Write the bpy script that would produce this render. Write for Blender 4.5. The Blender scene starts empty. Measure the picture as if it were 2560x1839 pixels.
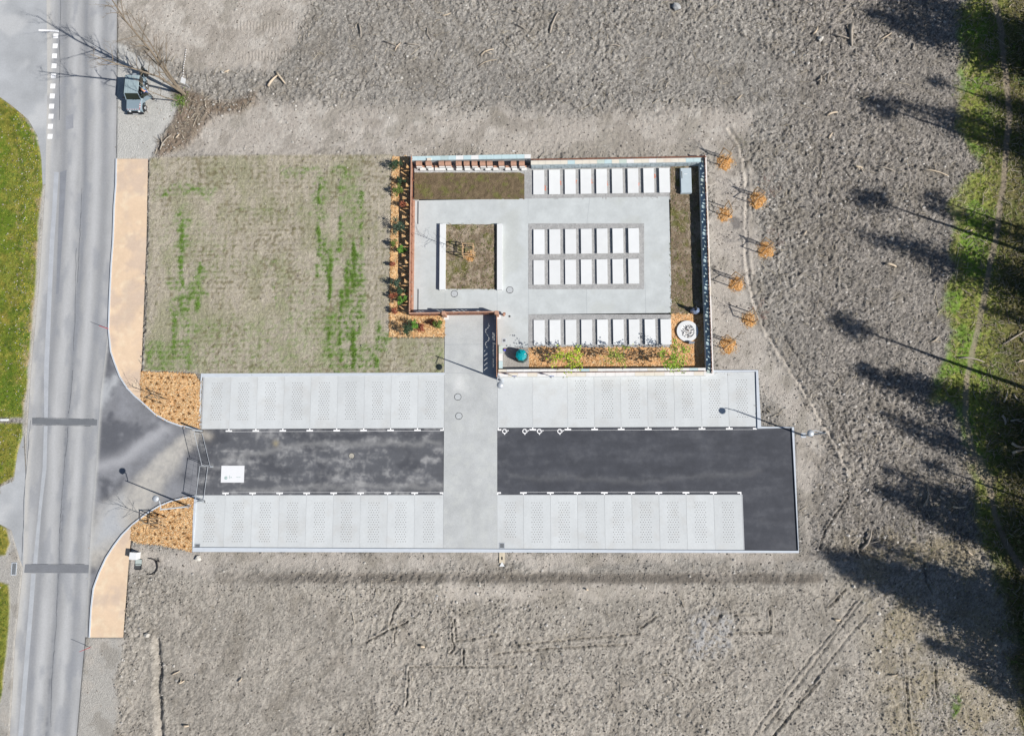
import bpy, math, random
import numpy as np
from mathutils import Vector
from mathutils.geometry import delaunay_2d_cdt
rnd = random.Random(7)
C = bpy.context.scene.collection
PI = math.pi
# ------------------------------------------------------------------ camera, world, sun
# the photograph is 2560 x 1839; layout numbers below are its pixels, carried to the ground plane
CX, CY, FP, H = 1280.0, 919.5, 2000.0, 75.0
def unit(v): return v/np.linalg.norm(v)
Zc = -unit(np.array([1360-CX, -(1165-CY), -FP]))
Yc = np.array([1240-CX, 16000.0, -FP]); Yc = unit(Yc - Zc*(Yc@Zc))
Xc = np.cross(Yc, Zc)
R = np.array([Xc, Yc, Zc])                      # rows: world axes in camera coords
def W(px, py, z=0.0):
    d = R @ np.array([px-CX, -(py-CY), -FP]); t = (H-z)/-d[2]
    return (float(d[0]*t), float(d[1]*t))
def W3(px, py, z=0.0):
    a = W(px, py, z); return Vector((a[0], a[1], z))
def toPx(x, y, z=0.0):
    p = np.array([x, y, np.zeros_like(x)+z-H]) if not isinstance(x, float) else np.array([x, y, z-H])
    v = np.tensordot(R.T, p, axes=1)
    return CX+FP*v[0]/-v[2], CY-FP*v[1]/-v[2]
cam = bpy.data.cameras.new('camera'); co = bpy.data.objects.new('camera', cam); C.objects.link(co)
cam.sensor_width = 36; cam.lens = 36*FP/2560; cam.clip_start = 1; cam.clip_end = 5000
from mathutils import Matrix
M4 = Matrix([[R[i][j] for j in range(3)] for i in range(3)]).to_4x4(); M4.translation = (0, 0, H)
co.matrix_world = M4
sc = bpy.context.scene; sc.camera = co
EL = math.radians(41.2); SX, SY = .934, -.357
w = bpy.data.worlds.new('World'); sc.world = w; w.use_nodes = True
nt = w.node_tree; sky = nt.nodes.new('ShaderNodeTexSky'); sky.sky_type = 'NISHITA'; sky.sun_disc = False
sky.sun_elevation = EL; sky.sun_rotation = math.atan2(SX, SY); sky.altitude = 300; sky.air_density = 1; sky.dust_density = .6
bg = nt.nodes['Background']; bg.inputs['Strength'].default_value = .058; nt.links.new(sky.outputs[0], bg.inputs[0])
sun = bpy.data.lights.new('sun', 'SUN'); sun.energy = 4.6; sun.angle = math.radians(.53); sun.color = (1, .955, .9)
so = bpy.data.objects.new('sun', sun); C.objects.link(so)
sd = Vector((SX*math.cos(EL), SY*math.cos(EL), math.sin(EL)))
so.rotation_euler = sd.to_track_quat('Z', 'Y').to_euler(); so.location = (60, -25, 60)
vs = sc.view_settings; vs.view_transform = 'Standard'; vs.look = 'None'; vs.exposure = 0.44; vs.gamma = 1
# ------------------------------------------------------------------ noise and masks (numpy)
_tabs = {}
def vn(x, y, s, seed=0):
    if seed not in _tabs: _tabs[seed] = np.random.RandomState(seed+11).rand(257, 257).astype(np.float32)
    T = _tabs[seed]; u = x/s+seed*3.7; v = y/s-seed*5.1
    i = np.floor(u); j = np.floor(v); a = u-i; b = v-j
    a = a*a*(3-2*a); b = b*b*(3-2*b); i = i.astype(int) % 256; j = j.astype(int) % 256
    return (T[i, j]*(1-a)+T[i+1, j]*a)*(1-b)+(T[i, j+1]*(1-a)+T[i+1, j+1]*a)*b
def fbm(x, y, s, o=4, seed=0, g=.5):
    r = 0; a = 1; t = 0
    for k in range(o):
        c, q = math.cos(.6+k), math.sin(.6+k)
        r = r+a*vn(x*c-y*q, x*q+y*c, s/2**k, seed+k); t += a; a *= g
    return r/t
def ss(e0, e1, v): t = np.clip((v-e0)/(e1-e0), 0, 1); return t*t*(3-2*t)
def pmask(X, Y, poly, soft=8):
    out = np.zeros(X.shape, np.float32); P = np.array(poly, float)
    sel = (X > P[:, 0].min()-soft) & (X < P[:, 0].max()+soft) & (Y > P[:, 1].min()-soft) & (Y < P[:, 1].max()+soft)
    if not sel.any(): return out
    x = X[sel]; y = Y[sel]; ins = np.zeros(x.shape, bool); dd = np.full(x.shape, 1e9)
    n = len(P)
    for i in range(n):
        x0, y0 = P[i]; x1, y1 = P[(i+1) % n]
        if y0 != y1:
            c = ((y0 > y) != (y1 > y)) & (x < (x1-x0)*(y-y0)/(y1-y0)+x0); ins ^= c
        dx, dy = x1-x0, y1-y0; L = dx*dx+dy*dy+1e-9
        t = np.clip(((x-x0)*dx+(y-y0)*dy)/L, 0, 1); dd = np.minimum(dd, (x-x0-t*dx)**2+(y-y0-t*dy)**2)
    s = np.sqrt(dd)*np.where(ins, 1, -1)
    out[sel] = ss(-soft, soft, s) if soft > 0 else ins; return out
def pdist(X, Y, pl, far=60):
    out = np.full(X.shape, 1e3, np.float32); P = np.array(pl, float)
    sel = (X > P[:, 0].min()-far) & (X < P[:, 0].max()+far) & (Y > P[:, 1].min()-far) & (Y < P[:, 1].max()+far)
    x = X[sel]; y = Y[sel]; dd = np.full(x.shape, 1e6)
    for i in range(len(P)-1):
        x0, y0 = P[i]; x1, y1 = P[i+1]; dx, dy = x1-x0, y1-y0; L = dx*dx+dy*dy+1e-9
        t = np.clip(((x-x0)*dx+(y-y0)*dy)/L, 0, 1); dd = np.minimum(dd, (x-x0-t*dx)**2+(y-y0-t*dy)**2)
    out[sel] = np.sqrt(dd); return out
def rmask(X, Y, x0, x1, y0, y1, s=10): return ss(x0-s, x0+s, X)*(1-ss(x1-s, x1+s, X))*ss(y0-s, y0+s, Y)*(1-ss(y1-s, y1+s, Y))
def lin(c): c = c/255; return c/12.92 if c < .04045 else ((c+.055)/1.055)**2.4
KE = (1.42, 1.40, 1.40)
def ph(r, g, b): return np.array([lin(r)/KE[0], lin(g)/KE[1], lin(b)/KE[2]])
def mix(A, c, m): return A*(1-m[:, None])+np.asarray(c)*m[:, None]
# ------------------------------------------------------------------ materials
MATS = {}
def mat(name, col=None, rough=.8, var=.12, vs_=3.0, bump=0., bs=30., metal=0., fine=0., attr=False, spec=.3, var2=0., objvar=0.):
    if name in MATS: return MATS[name]
    m = bpy.data.materials.new(name); m.use_nodes = True; MATS[name] = m
    n = m.node_tree; N = n.nodes; L = n.links; b = N['Principled BSDF']
    b.inputs['Roughness'].default_value = rough; b.inputs['Metallic'].default_value = metal
    b.inputs['Specular IOR Level'].default_value = spec
    if attr: c = N.new('ShaderNodeAttribute'); c.attribute_name = 'Col'; cout = c.outputs['Color']
    else: c = N.new('ShaderNodeRGB'); c.outputs[0].default_value = (*[float(q) for q in col[:3]], 1); cout = c.outputs[0]
    g = N.new('ShaderNodeNewGeometry')
    def layer(cout, scale, amt, detail):
        t = N.new('ShaderNodeTexNoise'); t.inputs['Scale'].default_value = scale; t.inputs['Detail'].default_value = detail; t.inputs['Roughness'].default_value = .6
        L.new(g.outputs['Position'], t.inputs['Vector'])
        mr = N.new('ShaderNodeMapRange'); mr.inputs[1].default_value = .28; mr.inputs[2].default_value = .72
        mr.inputs[3].default_value = 1-amt; mr.inputs[4].default_value = 1+amt; L.new(t.outputs[0], mr.inputs[0])
        v = N.new('ShaderNodeVectorMath'); v.operation = 'SCALE'; L.new(cout, v.inputs[0]); L.new(mr.outputs[0], v.inputs['Scale']); return v.outputs[0]
    if var: cout = layer(cout, vs_, var, 3)
    if fine: cout = layer(cout, 22., fine, 2)
    if var2: cout = layer(cout, .5, var2, 2)
    if objvar:
        oi = N.new('ShaderNodeObjectInfo'); mr = N.new('ShaderNodeMapRange'); mr.inputs[3].default_value = 1-objvar; mr.inputs[4].default_value = 1+objvar
        L.new(oi.outputs['Random'], mr.inputs[0]); v = N.new('ShaderNodeVectorMath'); v.operation = 'SCALE'; L.new(cout, v.inputs[0]); L.new(mr.outputs[0], v.inputs['Scale']); cout = v.outputs[0]
    L.new(cout, b.inputs['Base Color'])
    if bump:
        t = N.new('ShaderNodeTexNoise'); t.inputs['Scale'].default_value = bs; t.inputs['Detail'].default_value = 4; L.new(g.outputs['Position'], t.inputs['Vector'])
        bp = N.new('ShaderNodeBump'); bp.inputs['Strength'].default_value = bump; bp.inputs['Distance'].default_value = .09 if name == 'soil' else .05
        L.new(t.outputs[0], bp.inputs['Height']); L.new(bp.outputs[0], b.inputs['Normal'])
    return m
soilM = mat('soil', attr=True, rough=.95, var=.10, vs_=4, fine=.36, bump=1.0, bs=11, spec=.1)
paveM = mat('paving', attr=True, rough=.85, var=.035, vs_=5, fine=.05, bump=.08, bs=30, spec=.2)
washM = mat('washed_concrete', attr=True, rough=.9, var=.05, vs_=8, fine=.11, bump=.15, bs=30, spec=.2)
asphM = mat('asphalt', attr=True, rough=.88, var=.05, vs_=6, fine=.07, bump=.1, bs=60, spec=.25)
mulchM = mat('wood_chip', attr=True, rough=.9, var=.10, vs_=7, fine=.22, bump=.4, bs=16, spec=.1)
gravM = mat('gravel', attr=True, rough=.95, var=.14, vs_=12, fine=.40, bump=.8, bs=16, spec=.1)
leafA = mat('leaf', attr=True, rough=.6, var=.15, vs_=5, spec=.3)
concM = mat('kerb_concrete', ph(214, 220, 228), rough=.8, var=.05, vs_=2)
whiteM = mat('white_concrete', ph(243, 244, 244), rough=.7, var=.03, vs_=1.3, fine=.015, objvar=.035)
vaultM = mat('vault_concrete', ph(225, 226, 226), rough=.8, var=.05)
paintM = mat('white_paint', (.80, .80, .80), rough=.7, var=.04, vs_=6)
underM = mat('bedding_concrete', ph(190, 192, 195), rough=.9, var=.08)
jointM = mat('joint', ph(172, 176, 180), rough=.9, var=.1)
dotM = mat('drain_hole_soil', (.14, .135, .13), rough=.95, var=.3, vs_=6)
holeM = mat('dark_hole', (.03, .032, .03), rough=.95, var=.2, vs_=9)
cortM = mat('corten_steel', (.27, .125, .08), rough=.75, var=.25, vs_=5, fine=.1, spec=.2)
cort2M = mat('corten_pale', (.40, .235, .165), rough=.75, var=.2, vs_=5, fine=.1, spec=.2)
steelM = mat('galvanised_steel', (.42, .45, .48), rough=.5, metal=.3, var=.06)
darkM = mat('dark_metal', (.05, .06, .065), rough=.5, metal=.3, var=.1)
ironM = mat('cast_iron', (.06, .063, .065), rough=.7, var=.15)
woodM = mat('stake_wood', (.38, .26, .15), rough=.85, var=.2, vs_=12)
barkM = mat('bark', (.20, .165, .125), rough=.9, var=.3, vs_=9)
greyWoodM = mat('weathered_wood', (.33, .29, .24), rough=.9, var=.25, vs_=9)
paleWoodM = mat('pale_split_wood', (.52, .43, .32), rough=.9, var=.2, vs_=9)
stoneM = mat('rubble_stone', ph(188, 200, 205), rough=.85, var=.15, vs_=6, objvar=.15)
blackM = mat('black_plastic', (.02, .02, .022), rough=.5, var=.1)
redM = mat('red_paint', (.45, .03, .05), rough=.5, var=.05)
tealM = mat('teal_plastic', (.0, .26, .29), rough=.45, var=.12, vs_=4)
greenPM = mat('green_plastic', (.035, .085, .085), rough=.5, var=.1)
needleM = mat('conifer_needles', (.035, .06, .025), rough=.8, var=.2)
tiles = [mat('coping_'+n, ph(*c), rough=.75, var=.06, vs_=3) for n, c in dict(aqua=(205, 228, 232), pale_green=(208, 222, 214), cream=(240, 234, 220), white=(246, 245, 243), grey_blue=(192, 212, 212), warm=(238, 226, 210)).items()]
# ------------------------------------------------------------------ mesh helpers
class MB:
    def __init__(s): s.v = []; s.f = []; s.c = []
    def add(s, V, F, col=None):
        o = len(s.v); s.v += [tuple(p) for p in V]; s.f += [tuple(i+o for i in f) for f in F]
        if col is not None: s.c += [tuple(col)]*len(V)
    def prism(s, pts, z0, z1, col=None):
        n = len(pts); a = sum(pts[i][0]*pts[(i+1) % n][1]-pts[(i+1) % n][0]*pts[i][1] for i in range(n))
        if a < 0: pts = pts[::-1]
        f0 = z0 if callable(z0) else (lambda p: z0); f1 = z1 if callable(z1) else (lambda p: z1)
        s.add([(p[0], p[1], f0(p)) for p in pts]+[(p[0], p[1], f1(p)) for p in pts],
              [tuple(range(n))[::-1], tuple(range(n, 2*n))]+[(i, (i+1) % n, n+(i+1) % n, n+i) for i in range(n)], col)
    def box(s, c, d, rz=0, col=None, taper=1.):
        x, y, z = c; a, b, h = d[0]/2, d[1]/2, d[2]; cr, sr = math.cos(rz), math.sin(rz); V = []
        for k, t in ((0, 1), (h, taper)):
            for i, j in ((-1, -1), (1, -1), (1, 1), (-1, 1)):
                u, v = i*a*t, j*b*t; V.append((x+u*cr-v*sr, y+u*sr+v*cr, z+k))
        s.add(V, [(3, 2, 1, 0), (4, 5, 6, 7), (0, 1, 5, 4), (1, 2, 6, 5), (2, 3, 7, 6), (3, 0, 4, 7)], col)
    def tube(s, P, r, n=6, col=None, cap=True):
        P = [Vector(p) for p in P]; r = r if isinstance(r, (list, tuple)) else [r]*len(P); V = []; F = []
        for i, p in enumerate(P):
            t = (P[min(i+1, len(P)-1)]-P[max(i-1, 0)])
            t = t.normalized() if t.length > 1e-6 else Vector((0, 0, 1))
            a = t.cross(Vector((0, 0, 1)) if abs(t.z) < .9 else Vector((1, 0, 0))).normalized(); b = t.cross(a)
            for k in range(n): q = 2*PI*k/n; V.append(p+(a*math.cos(q)+b*math.sin(q))*r[i])
        for i in range(len(P)-1):
            for k in range(n): F.append((i*n+k, i*n+(k+1) % n, (i+1)*n+(k+1) % n, (i+1)*n+k))
        if cap: F += [tuple(range(n))[::-1], tuple(range((len(P)-1)*n, len(P)*n))]
        s.add(V, F, col)
    def lathe(s, c, prof, n=16, col=None, rz=0.):
        V = []; F = []
        for r, z in prof:
            for k in range(n): q = 2*PI*k/n+rz; V.append((c[0]+r*math.cos(q), c[1]+r*math.sin(q), c[2]+z))
        for i in range(len(prof)-1):
            for k in range(n): F.append((i*n+k, i*n+(k+1) % n, (i+1)*n+(k+1) % n, (i+1)*n+k))
        F += [tuple(range(n))[::-1], tuple(range((len(prof)-1)*n, len(prof)*n))]; s.add(V, F, col)
    def blob(s, c, r, rg, col=None, flat=.6):
        V = []; h = rg.random()*6
        for a, b, cc in ((1, 0, 0), (0, 1, 0), (-1, 0, 0), (0, -1, 0), (0, 0, 1), (0, 0, -1), (.6, .6, .5), (-.6, .6, .5), (-.6, -.6, .5), (.6, -.6, .5)):
            q = rg.uniform(.75, 1.2); x = a*math.cos(h)-b*math.sin(h); y = a*math.sin(h)+b*math.cos(h)
            V.append((c[0]+x*r*q, c[1]+y*r*q*.85, c[2]+cc*r*flat*q))
        s.add(V, [(4, 9, 6), (4, 6, 7), (4, 7, 8), (4, 8, 9), (0, 6, 9), (0, 1, 6), (1, 7, 6), (1, 2, 7), (2, 8, 7), (2, 3, 8), (3, 9, 8), (3, 0, 9), (5, 1, 0), (5, 2, 1), (5, 3, 2), (5, 0, 3)], col)
    def leaf(s, c, L, wd, rg, col=None, up=.4):
        a = Vector((rg.gauss(0, 1), rg.gauss(0, 1), rg.gauss(0, up))).normalized(); b = a.cross(Vector((rg.gauss(0, .5), rg.gauss(0, .5), 1))).normalized()
        c = Vector(c); s.add([c-a*L/2, c+b*wd/2, c+a*L/2, c-b*wd/2], [(0, 1, 2, 3)], col)
LOC = {}
def mesh(name, V, F, col=None):
    me = bpy.data.meshes.new(name); me.from_pydata([tuple(map(float, v)) for v in V], [], F)
    if col is not None and len(col):
        ca = me.color_attributes.new('Col', 'FLOAT_COLOR', 'POINT'); q = np.ones((len(V), 4), np.float32); q[:, :3] = np.array(col)[:, :3]; ca.data.foreach_set('color', q.ravel())
    me.update(); return me
def mk(name, mb, m, parent=None, smooth=False, stuff=False):
    o0 = LOC.get(parent.name, (0, 0, 0)) if parent else (0, 0, 0)
    V = [(v[0]-o0[0], v[1]-o0[1], v[2]-o0[2]) for v in mb.v]
    me = mesh(name, V, mb.f, mb.c if mb.c else None); me.materials.append(m)
    if smooth: me.polygons.foreach_set('use_smooth', [True]*len(me.polygons))
    o = bpy.data.objects.new(name, me); C.objects.link(o)
    if parent: o.parent = parent; LOC[o.name] = o0
    if stuff: o['kind'] = 'stuff'
    return o
def tag(o, label=None, cat=None, group=None, kind=None):
    if label: o['label'] = label
    if cat: o['category'] = cat
    if group: o['group'] = group
    if kind: o['kind'] = kind
    return o
def thing(name, loc, label, cat, group=None, rz=0):
    o = bpy.data.objects.new(name, None); C.objects.link(o); o.location = loc; o.rotation_euler = (0, 0, rz); o.empty_display_size = .2
    LOC[o.name] = tuple(loc); return tag(o, label, cat, group)
def local(name, loc, label, cat, group=None, rz=0):          # parts written in the thing's own coordinates
    o = thing(name, loc, label, cat, group, rz); LOC[o.name] = (0, 0, 0); return o
def one(name, mb, m, label, cat, group=None, smooth=False): return tag(mk(name, mb, m, smooth=smooth), label, cat, group)
def dup(root, loc, rz, label, group=None, scale=None):
    r = root.copy(); C.objects.link(r); r.location = loc; r.rotation_euler = (0, 0, rz); r['label'] = label
    if group: r['group'] = group
    if scale: r.scale = (scale,)*3
    for ch in list(root.children):
        c = ch.copy(); C.objects.link(c); c.parent = r
        for g in ch.children: d = g.copy(); C.objects.link(d); d.parent = c
    return r
def patch(name, poly, z, step, colf, m, hf=None, parent=None, kind='structure', world=False):
    B = [Vector(p if world else W(*p)) for p in poly]; n = len(B)
    q = []
    for i in range(n):
        a, b = B[i], B[(i+1) % n]; k = max(1, int((b-a).length/step)); q += [a.lerp(b, j/k) for j in range(k)]
    nb = len(q); bx = [p.x for p in q]; by = [p.y for p in q]
    gx, gy = np.meshgrid(np.arange(min(bx), max(bx), step), np.arange(min(by), max(by), step)); gx = gx.ravel(); gy = gy.ravel()
    jr = np.random.RandomState(3); gx = gx+jr.uniform(-.2, .2, gx.shape)*step; gy = gy+jr.uniform(-.2, .2, gy.shape)*step
    mk_ = pmask(gx, gy, [(p.x, p.y) for p in q], 0) > .5; dd = pdist(gx, gy, [(p.x, p.y) for p in q]+[(q[0].x, q[0].y)], 5)
    mk_ &= dd > step*.4
    pts = q+[Vector((float(a), float(b))) for a, b in zip(gx[mk_], gy[mk_])]
    vo, ed, fa, *_ = delaunay_2d_cdt(pts, [(i, (i+1) % nb) for i in range(nb)], [], 1, 1e-5)
    x = np.array([v.x for v in vo]); y = np.array([v.y for v in vo]); px, py = toPx(x, y)
    zz = np.full(x.shape, float(z)) if hf is None else z+hf(px, py, x, y)
    col = colf(px, py, x, y)
    o0 = LOC.get(parent.name, (0, 0, 0)) if parent else (0, 0, 0)
    V = np.stack([x-o0[0], y-o0[1], zz-o0[2]], 1); me = mesh(name, V, [tuple(f) for f in fa], col); me.materials.append(m)
    me.polygons.foreach_set('use_smooth', [True]*len(me.polygons))
    o = bpy.data.objects.new(name, me); C.objects.link(o)
    if parent: o.parent = parent; LOC[o.name] = o0
    if kind: o['kind'] = kind
    return o, x, y, zz
def rect(x0, y0, x1, y1): return [(x0, y0), (x1, y0), (x1, y1), (x0, y1)]
# ------------------------------------------------------------------ outlines (photo pixels)
roadL = [(115, -80), (118, 200), (113, 460), (98, 700), (78, 920), (66, 1100), (57, 1420), (38, 1600), (24, 1839), (20, 1900)]
roadR = [(188, 1900), (191, 1839), (204, 1686), (212, 1600), (221, 1433), (228, 1312), (240, 1169), (251, 991), (262, 900), (270, 820), (284, 601), (289, 460), (291, 300), (292, 0), (292, -80)]
kerbU = [(292, 398), (291, 460), (286.7, 516), (284, 601), (279.6, 658), (275.4, 742), (272.6, 822), (278, 878), (287, 905), (301, 942), (319, 970), (336, 988), (354, 1003), (390, 1036), (421, 1053), (452, 1064), (498, 1072)]
kerbLo = [(488, 1240), (460.8, 1244), (432, 1250.6), (399, 1264), (368, 1282.7), (332.6, 1310), (306, 1336.8), (286, 1363), (266, 1394), (248.6, 1431.8), (235, 1469), (229, 1520), (225, 1592)]
pathU = kerbU[:13]+[(352.5, 1000), (352.5, 930), (354.5, 920), (367, 601), (371, 398)]
pathLo = [(329, 1316)]+kerbLo[6:]+[(309, 1592), (315, 1511), (321.8, 1415.6), (328, 1350)]
bedU = [(352.5, 929.7), (420, 931), (489.5, 935), (500, 957), (499, 1071)]+kerbU[::-1][1:5]
bedLo = [(487, 1243)]+kerbLo[1:6]+[(329, 1316), (329, 1348), (350, 1356), (399, 1360), (440, 1368), (480, 1377)]
apron = roadR[5:10][::-1]+kerbU[6:]+[(507, 1074), (500, 1160), (489, 1238)]+kerbLo[:]
apron = [(270, 822)]+kerbU[7:]+[(507, 1074), (489, 1239)]+kerbLo[1:]+[(213, 1592), (221, 1433), (228, 1312), (240, 1169), (251, 991), (262, 900)]
junction = [(117, -80), (119, 200), (114, 460), (106, 462), (103, 395), (93, 339), (70.6, 299), (28, 263), (0, 243), (-80, 200), (-80, -80)]
sideroad = [(58, 1085), (43, 1134), (34, 1201), (0, 1216), (-80, 1225), (-80, 1300), (0, 1310), (28, 1325), (50, 1400), (58, 1420), (64, 1200)]
verge = [(-80, 200), (0, 243.5), (28, 263), (61, 289), (93, 339), (103, 395), (106, 460), (96, 545), (90.4, 686), (83, 799), (70.6, 920), (66, 984), (57, 1043), (-80, 1045)]
verge2 = [(-80, 1056), (55, 1058), (55, 1080), (43, 1134), (34, 1190), (0, 1212), (-80, 1220)]
verge3 = [(-80, 1308), (0, 1310), (16, 1319), (25, 1358), (12, 1387), (-80, 1390)]
verge4 = [(-80, 1450), (0, 1454), (22, 1460), (24, 1511), (19, 1591), (12.7, 1654), (4.8, 1718), (-2, 1755), (-80, 1800)]
lot = [(480, 1377), (488, 1240), (507, 1072), (508, 936), (1112, 936), (1112, 787), (1036, 787), (1026, 420), (1036, 404), (1755, 404), (1783, 940), (1892, 934), (1896, 1067), (1985, 1067), (1998, 1377)]
lawn = [(374, 395), (560, 388), (980, 386), (978, 790), (972, 842), (1112, 842), (1112, 935), (508, 936), (490, 930), (360, 926), (372, 600)]
wbed = [(981, 392), (1022, 392), (1025, 786), (1112, 790), (1112, 842), (974, 842), (977, 600)]
# ------------------------------------------------------------------ ground
def axis(a, b, s):
    m = np.arange(a, b, s); e = [s*1.6**k for k in range(1, 22)]; c = np.cumsum(e)
    return np.concatenate([(a-c)[::-1], m, m[-1]+c])
gx = axis(-56.5, 50, .108); gy = axis(-30.5, 48.5, .108)
X, Y = np.meshgrid(gx, gy); nx_, ny_ = X.shape[1], X.shape[0]; X = X.ravel(); Y = Y.ravel()
PX, PY = toPx(X, Y); near = (np.abs(PX-1280) < 1500) & (np.abs(PY-920) < 1150)
far = (X < -60) | (X > 54) | (Y < -34) | (Y > 52)
PX = np.where(far, 9e3*np.sign(X), PX); PY = np.where(far, 9e3*np.sign(-Y), PY)
n1 = fbm(X, Y, 9, 3, 1); n2 = fbm(X, Y, 2.2, 4, 5); n3 = fbm(X, Y, .55, 3, 9, .6); n4 = fbm(X, Y, .27, 2, 14, .6); WN = np.random.RandomState(5).uniform(-1, 1, X.shape)
edge = (n2-.5)*70
pxn = PX+edge; pyn = PY+(fbm(X, Y, 2.4, 4, 21)-.5)*70
pale = np.maximum.reduce([
    pmask(pxn, pyn, [(420, 262), (700, 252), (1000, 275), (1300, 268), (1600, 290), (1790, 260), (1880, 280), (1870, 345), (1790, 395), (1000, 395), (420, 395)], 26),
    pmask(pxn, pyn, [(285, -60), (850, -60), (720, 105), (660, 170), (560, 165), (470, 170), (380, 120), (285, 120)], 14),
    pmask(pxn, pyn, [(1770, 385), (1850, 330), (1880, 480), (1890, 640), (1880, 760), (1940, 900), (2050, 1050), (2040, 1180), (2000, 1385), (1980, 1065), (1880, 930), (1785, 930)], 18),
    pmask(pxn, pyn, [(290, 1378), (2020, 1378), (2020, 1412), (560, 1420), (400, 1430), (310, 1440)], 14),
    .8*pmask(pxn, pyn, [(1130, 1450), (1700, 1450), (1700, 1480), (1130, 1500)], 18)])
lawnm = pmask(PX, PY, lawn, 3)
dusty = pmask(pxn*.4+PX*.6, pyn*.4+PY*.6, [(290, 110), (400, 170), (446, 238), (432, 300), (398, 372), (374, 402), (288, 402), (288, 110)], 5)
grav = np.maximum.reduce([pmask(pxn*.2+PX*.8, PY, [(200, 1592), (311, 1592), (300, 1650), (285, 1700), (300, 1760), (270, 1900), (180, 1900)], 8), pmask(pxn*.15+PX*.85, PY, [(-60, 1300), (60, 1300), (60, 1600), (30, 1900), (-60, 1900)], 5), pmask(PX, PY, [(80, 440), (120, 440), (82, 920), (60, 1230), (30, 1230), (70, 920)], 6)])
brush = pmask(pxn*.5+PX*.5, pyn*.5+PY*.5, [(432, 232), (480, 225), (540, 250), (640, 238), (640, 262), (530, 288), (500, 320), (470, 370), (400, 395), (395, 350), (430, 310), (445, 270)], 12)
vg = np.maximum.reduce([pmask(PX+edge*.12, PY, v, 3) for v in (verge, verge2, verge3, verge4)])
GE = [(2418, -80), (2415, 0), (2400, 150), (2385, 280), (2440, 400), (2400, 500), (2372, 620), (2362, 750), (2385, 850), (2352, 950), (2365, 1050), (2420, 1150), (2440, 1250), (2480, 1400), (2525, 1500), (2545, 1700), (2570, 1900), (4000, 1900), (4000, -80)]
green = pmask(PX+(fbm(X, Y, 2.6, 4, 180)-.5)*110, pyn, GE, 34)
semi = pmask(pxn, pyn, [(2100, 1380), (2420, 1150), (2480, 1400), (2600, 1900), (2230, 1900), (2200, 1600)], 60)*.6
trail = [(2480, -60), (2488, 6), (2502, 71), (2510, 155), (2519, 226), (2524, 282), (2516, 367), (2509, 460), (2502, 499), (2490, 598), (2476, 654), (2465, 725), (2445, 824), (2431, 883), (2417, 953), (2413, 1030), (2425, 1100), (2445, 1157), (2474, 1213), (2488, 1284), (2510, 1350), (2560, 1430)]
tr = 1-ss(5, 10, pdist(PX+(n3-.5)*6, PY, trail)); tr = np.maximum(tr, pmask(pxn*.4+PX*.6, PY, [(2420, 1140), (2460, 1135), (2490, 1200), (2470, 1240), (2440, 1180)], 8))
paved = np.maximum.reduce([pmask(PX, PY, q, 3) for q in (roadL+roadR, junction, sideroad, apron, pathU, pathLo, bedU, bedLo, lot, wbed)])
ditch = rmask(pxn*.2+PX*.8, PY+(n2-.5)*10, 540, 2060, 1432, 1456, 5)*np.where(PX < 900, .5+.5*ss(540, 900, PX), 1)
rough = np.clip(1-pale*.85-lawnm-dusty*.95-grav*.9-vg*.8-tr, .06, 1); rough *= np.where(PY > 1380, .62, 1)*(1-.35*green)
rough = rough*(.75+.6*ss(.3, .7, n1))
rough = np.where(brush > .4, .9, rough)
ridge = 1-np.abs(2*n3-1)
hgt = .14*(n1-.5)+rough*(.11*(n3-.5)+.26*(n4-.5)+.06*(ridge-.6)+.08*(n2-.5)+.05*WN)+(.05*(n4-.5)+.012*WN)*pale + .10*brush
hgt += .02*(WN+n4-.5)*lawnm+(.03+.004*np.sin(Y*2*PI/.52)+.012*(n4-.5))*lawnm-lawnm*.14*(n1-.5) + vg*(.05*n3+.1*n2)
hgt += .32*ss(1432, 1458, PY+(n2-.5)*8)*(PY < 1500)*(1-ss(1458, 1500, PY))*ss(540, 700, PX)*(1-ss(2010, 2060, PX))
def furrow(pl, d, wd, berm=.25):
    global hgt
    q = pdist(PX+(n3-.5)*9, PY+(n4-.5)*6, pl, 30); hgt = hgt-d*np.exp(-(q/wd)**2)*ss(.2, .38, n2)+d*berm*np.exp(-((q-2*wd)/wd)**2)
ETR = [(1822, 322), (1850, 360), (1862, 410), (1868, 480), (1866, 560), (1864, 640), (1872, 700), (1885, 750), (1915, 830), (1960, 900), (2010, 975), (2060, 1060), (2100, 1130), (2135, 1200)]
furrow(ETR, .11, 3.8, .7); furrow([(x+30, y-12) for x, y in ETR[8:]], .12, 3)
for a in ([(917, 1602), (1019, 1552)], [(1130, 1543), (1132, 1622), (1122, 1634)], [(1137, 1545), (1139, 1600)], [(1140, 1602), (1245, 1586)], [(1025, 1666), (1290, 1665)], [(1024, 1667), (1016, 1766)], [(990, 1570), (986, 1606)],
          [(1160, 1620), (1158, 1664)], [(1280, 1612), (1450, 1596), (1598, 1584)], [(1240, 1632), (1400, 1618), (1567, 1610)], [(1809, 1540), (1892, 1533)], [(1821, 1584), (1925, 1579)], [(1925, 1525), (1926, 1580)], [(1640, 1540), (1600, 1570)],
          [(2100, 1480), (2101, 1481)], [(2115, 1470), (2070, 1520)], [(2050, 1700), (1990, 1770), (1925, 1850)],
          [(2261, 1622), (2267, 1718), (2270, 1798), (2286, 1850)], [(2337, 1654), (2344, 1766), (2366, 1826)], [(2310, 1400), (2315, 1450), (2330, 1480)], [(1000, 1500), (980, 1540), (975, 1560)], [(2120, 1240), (2060, 1330), (2050, 1370)]): furrow(a, .24, 2.0, .45)
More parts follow.
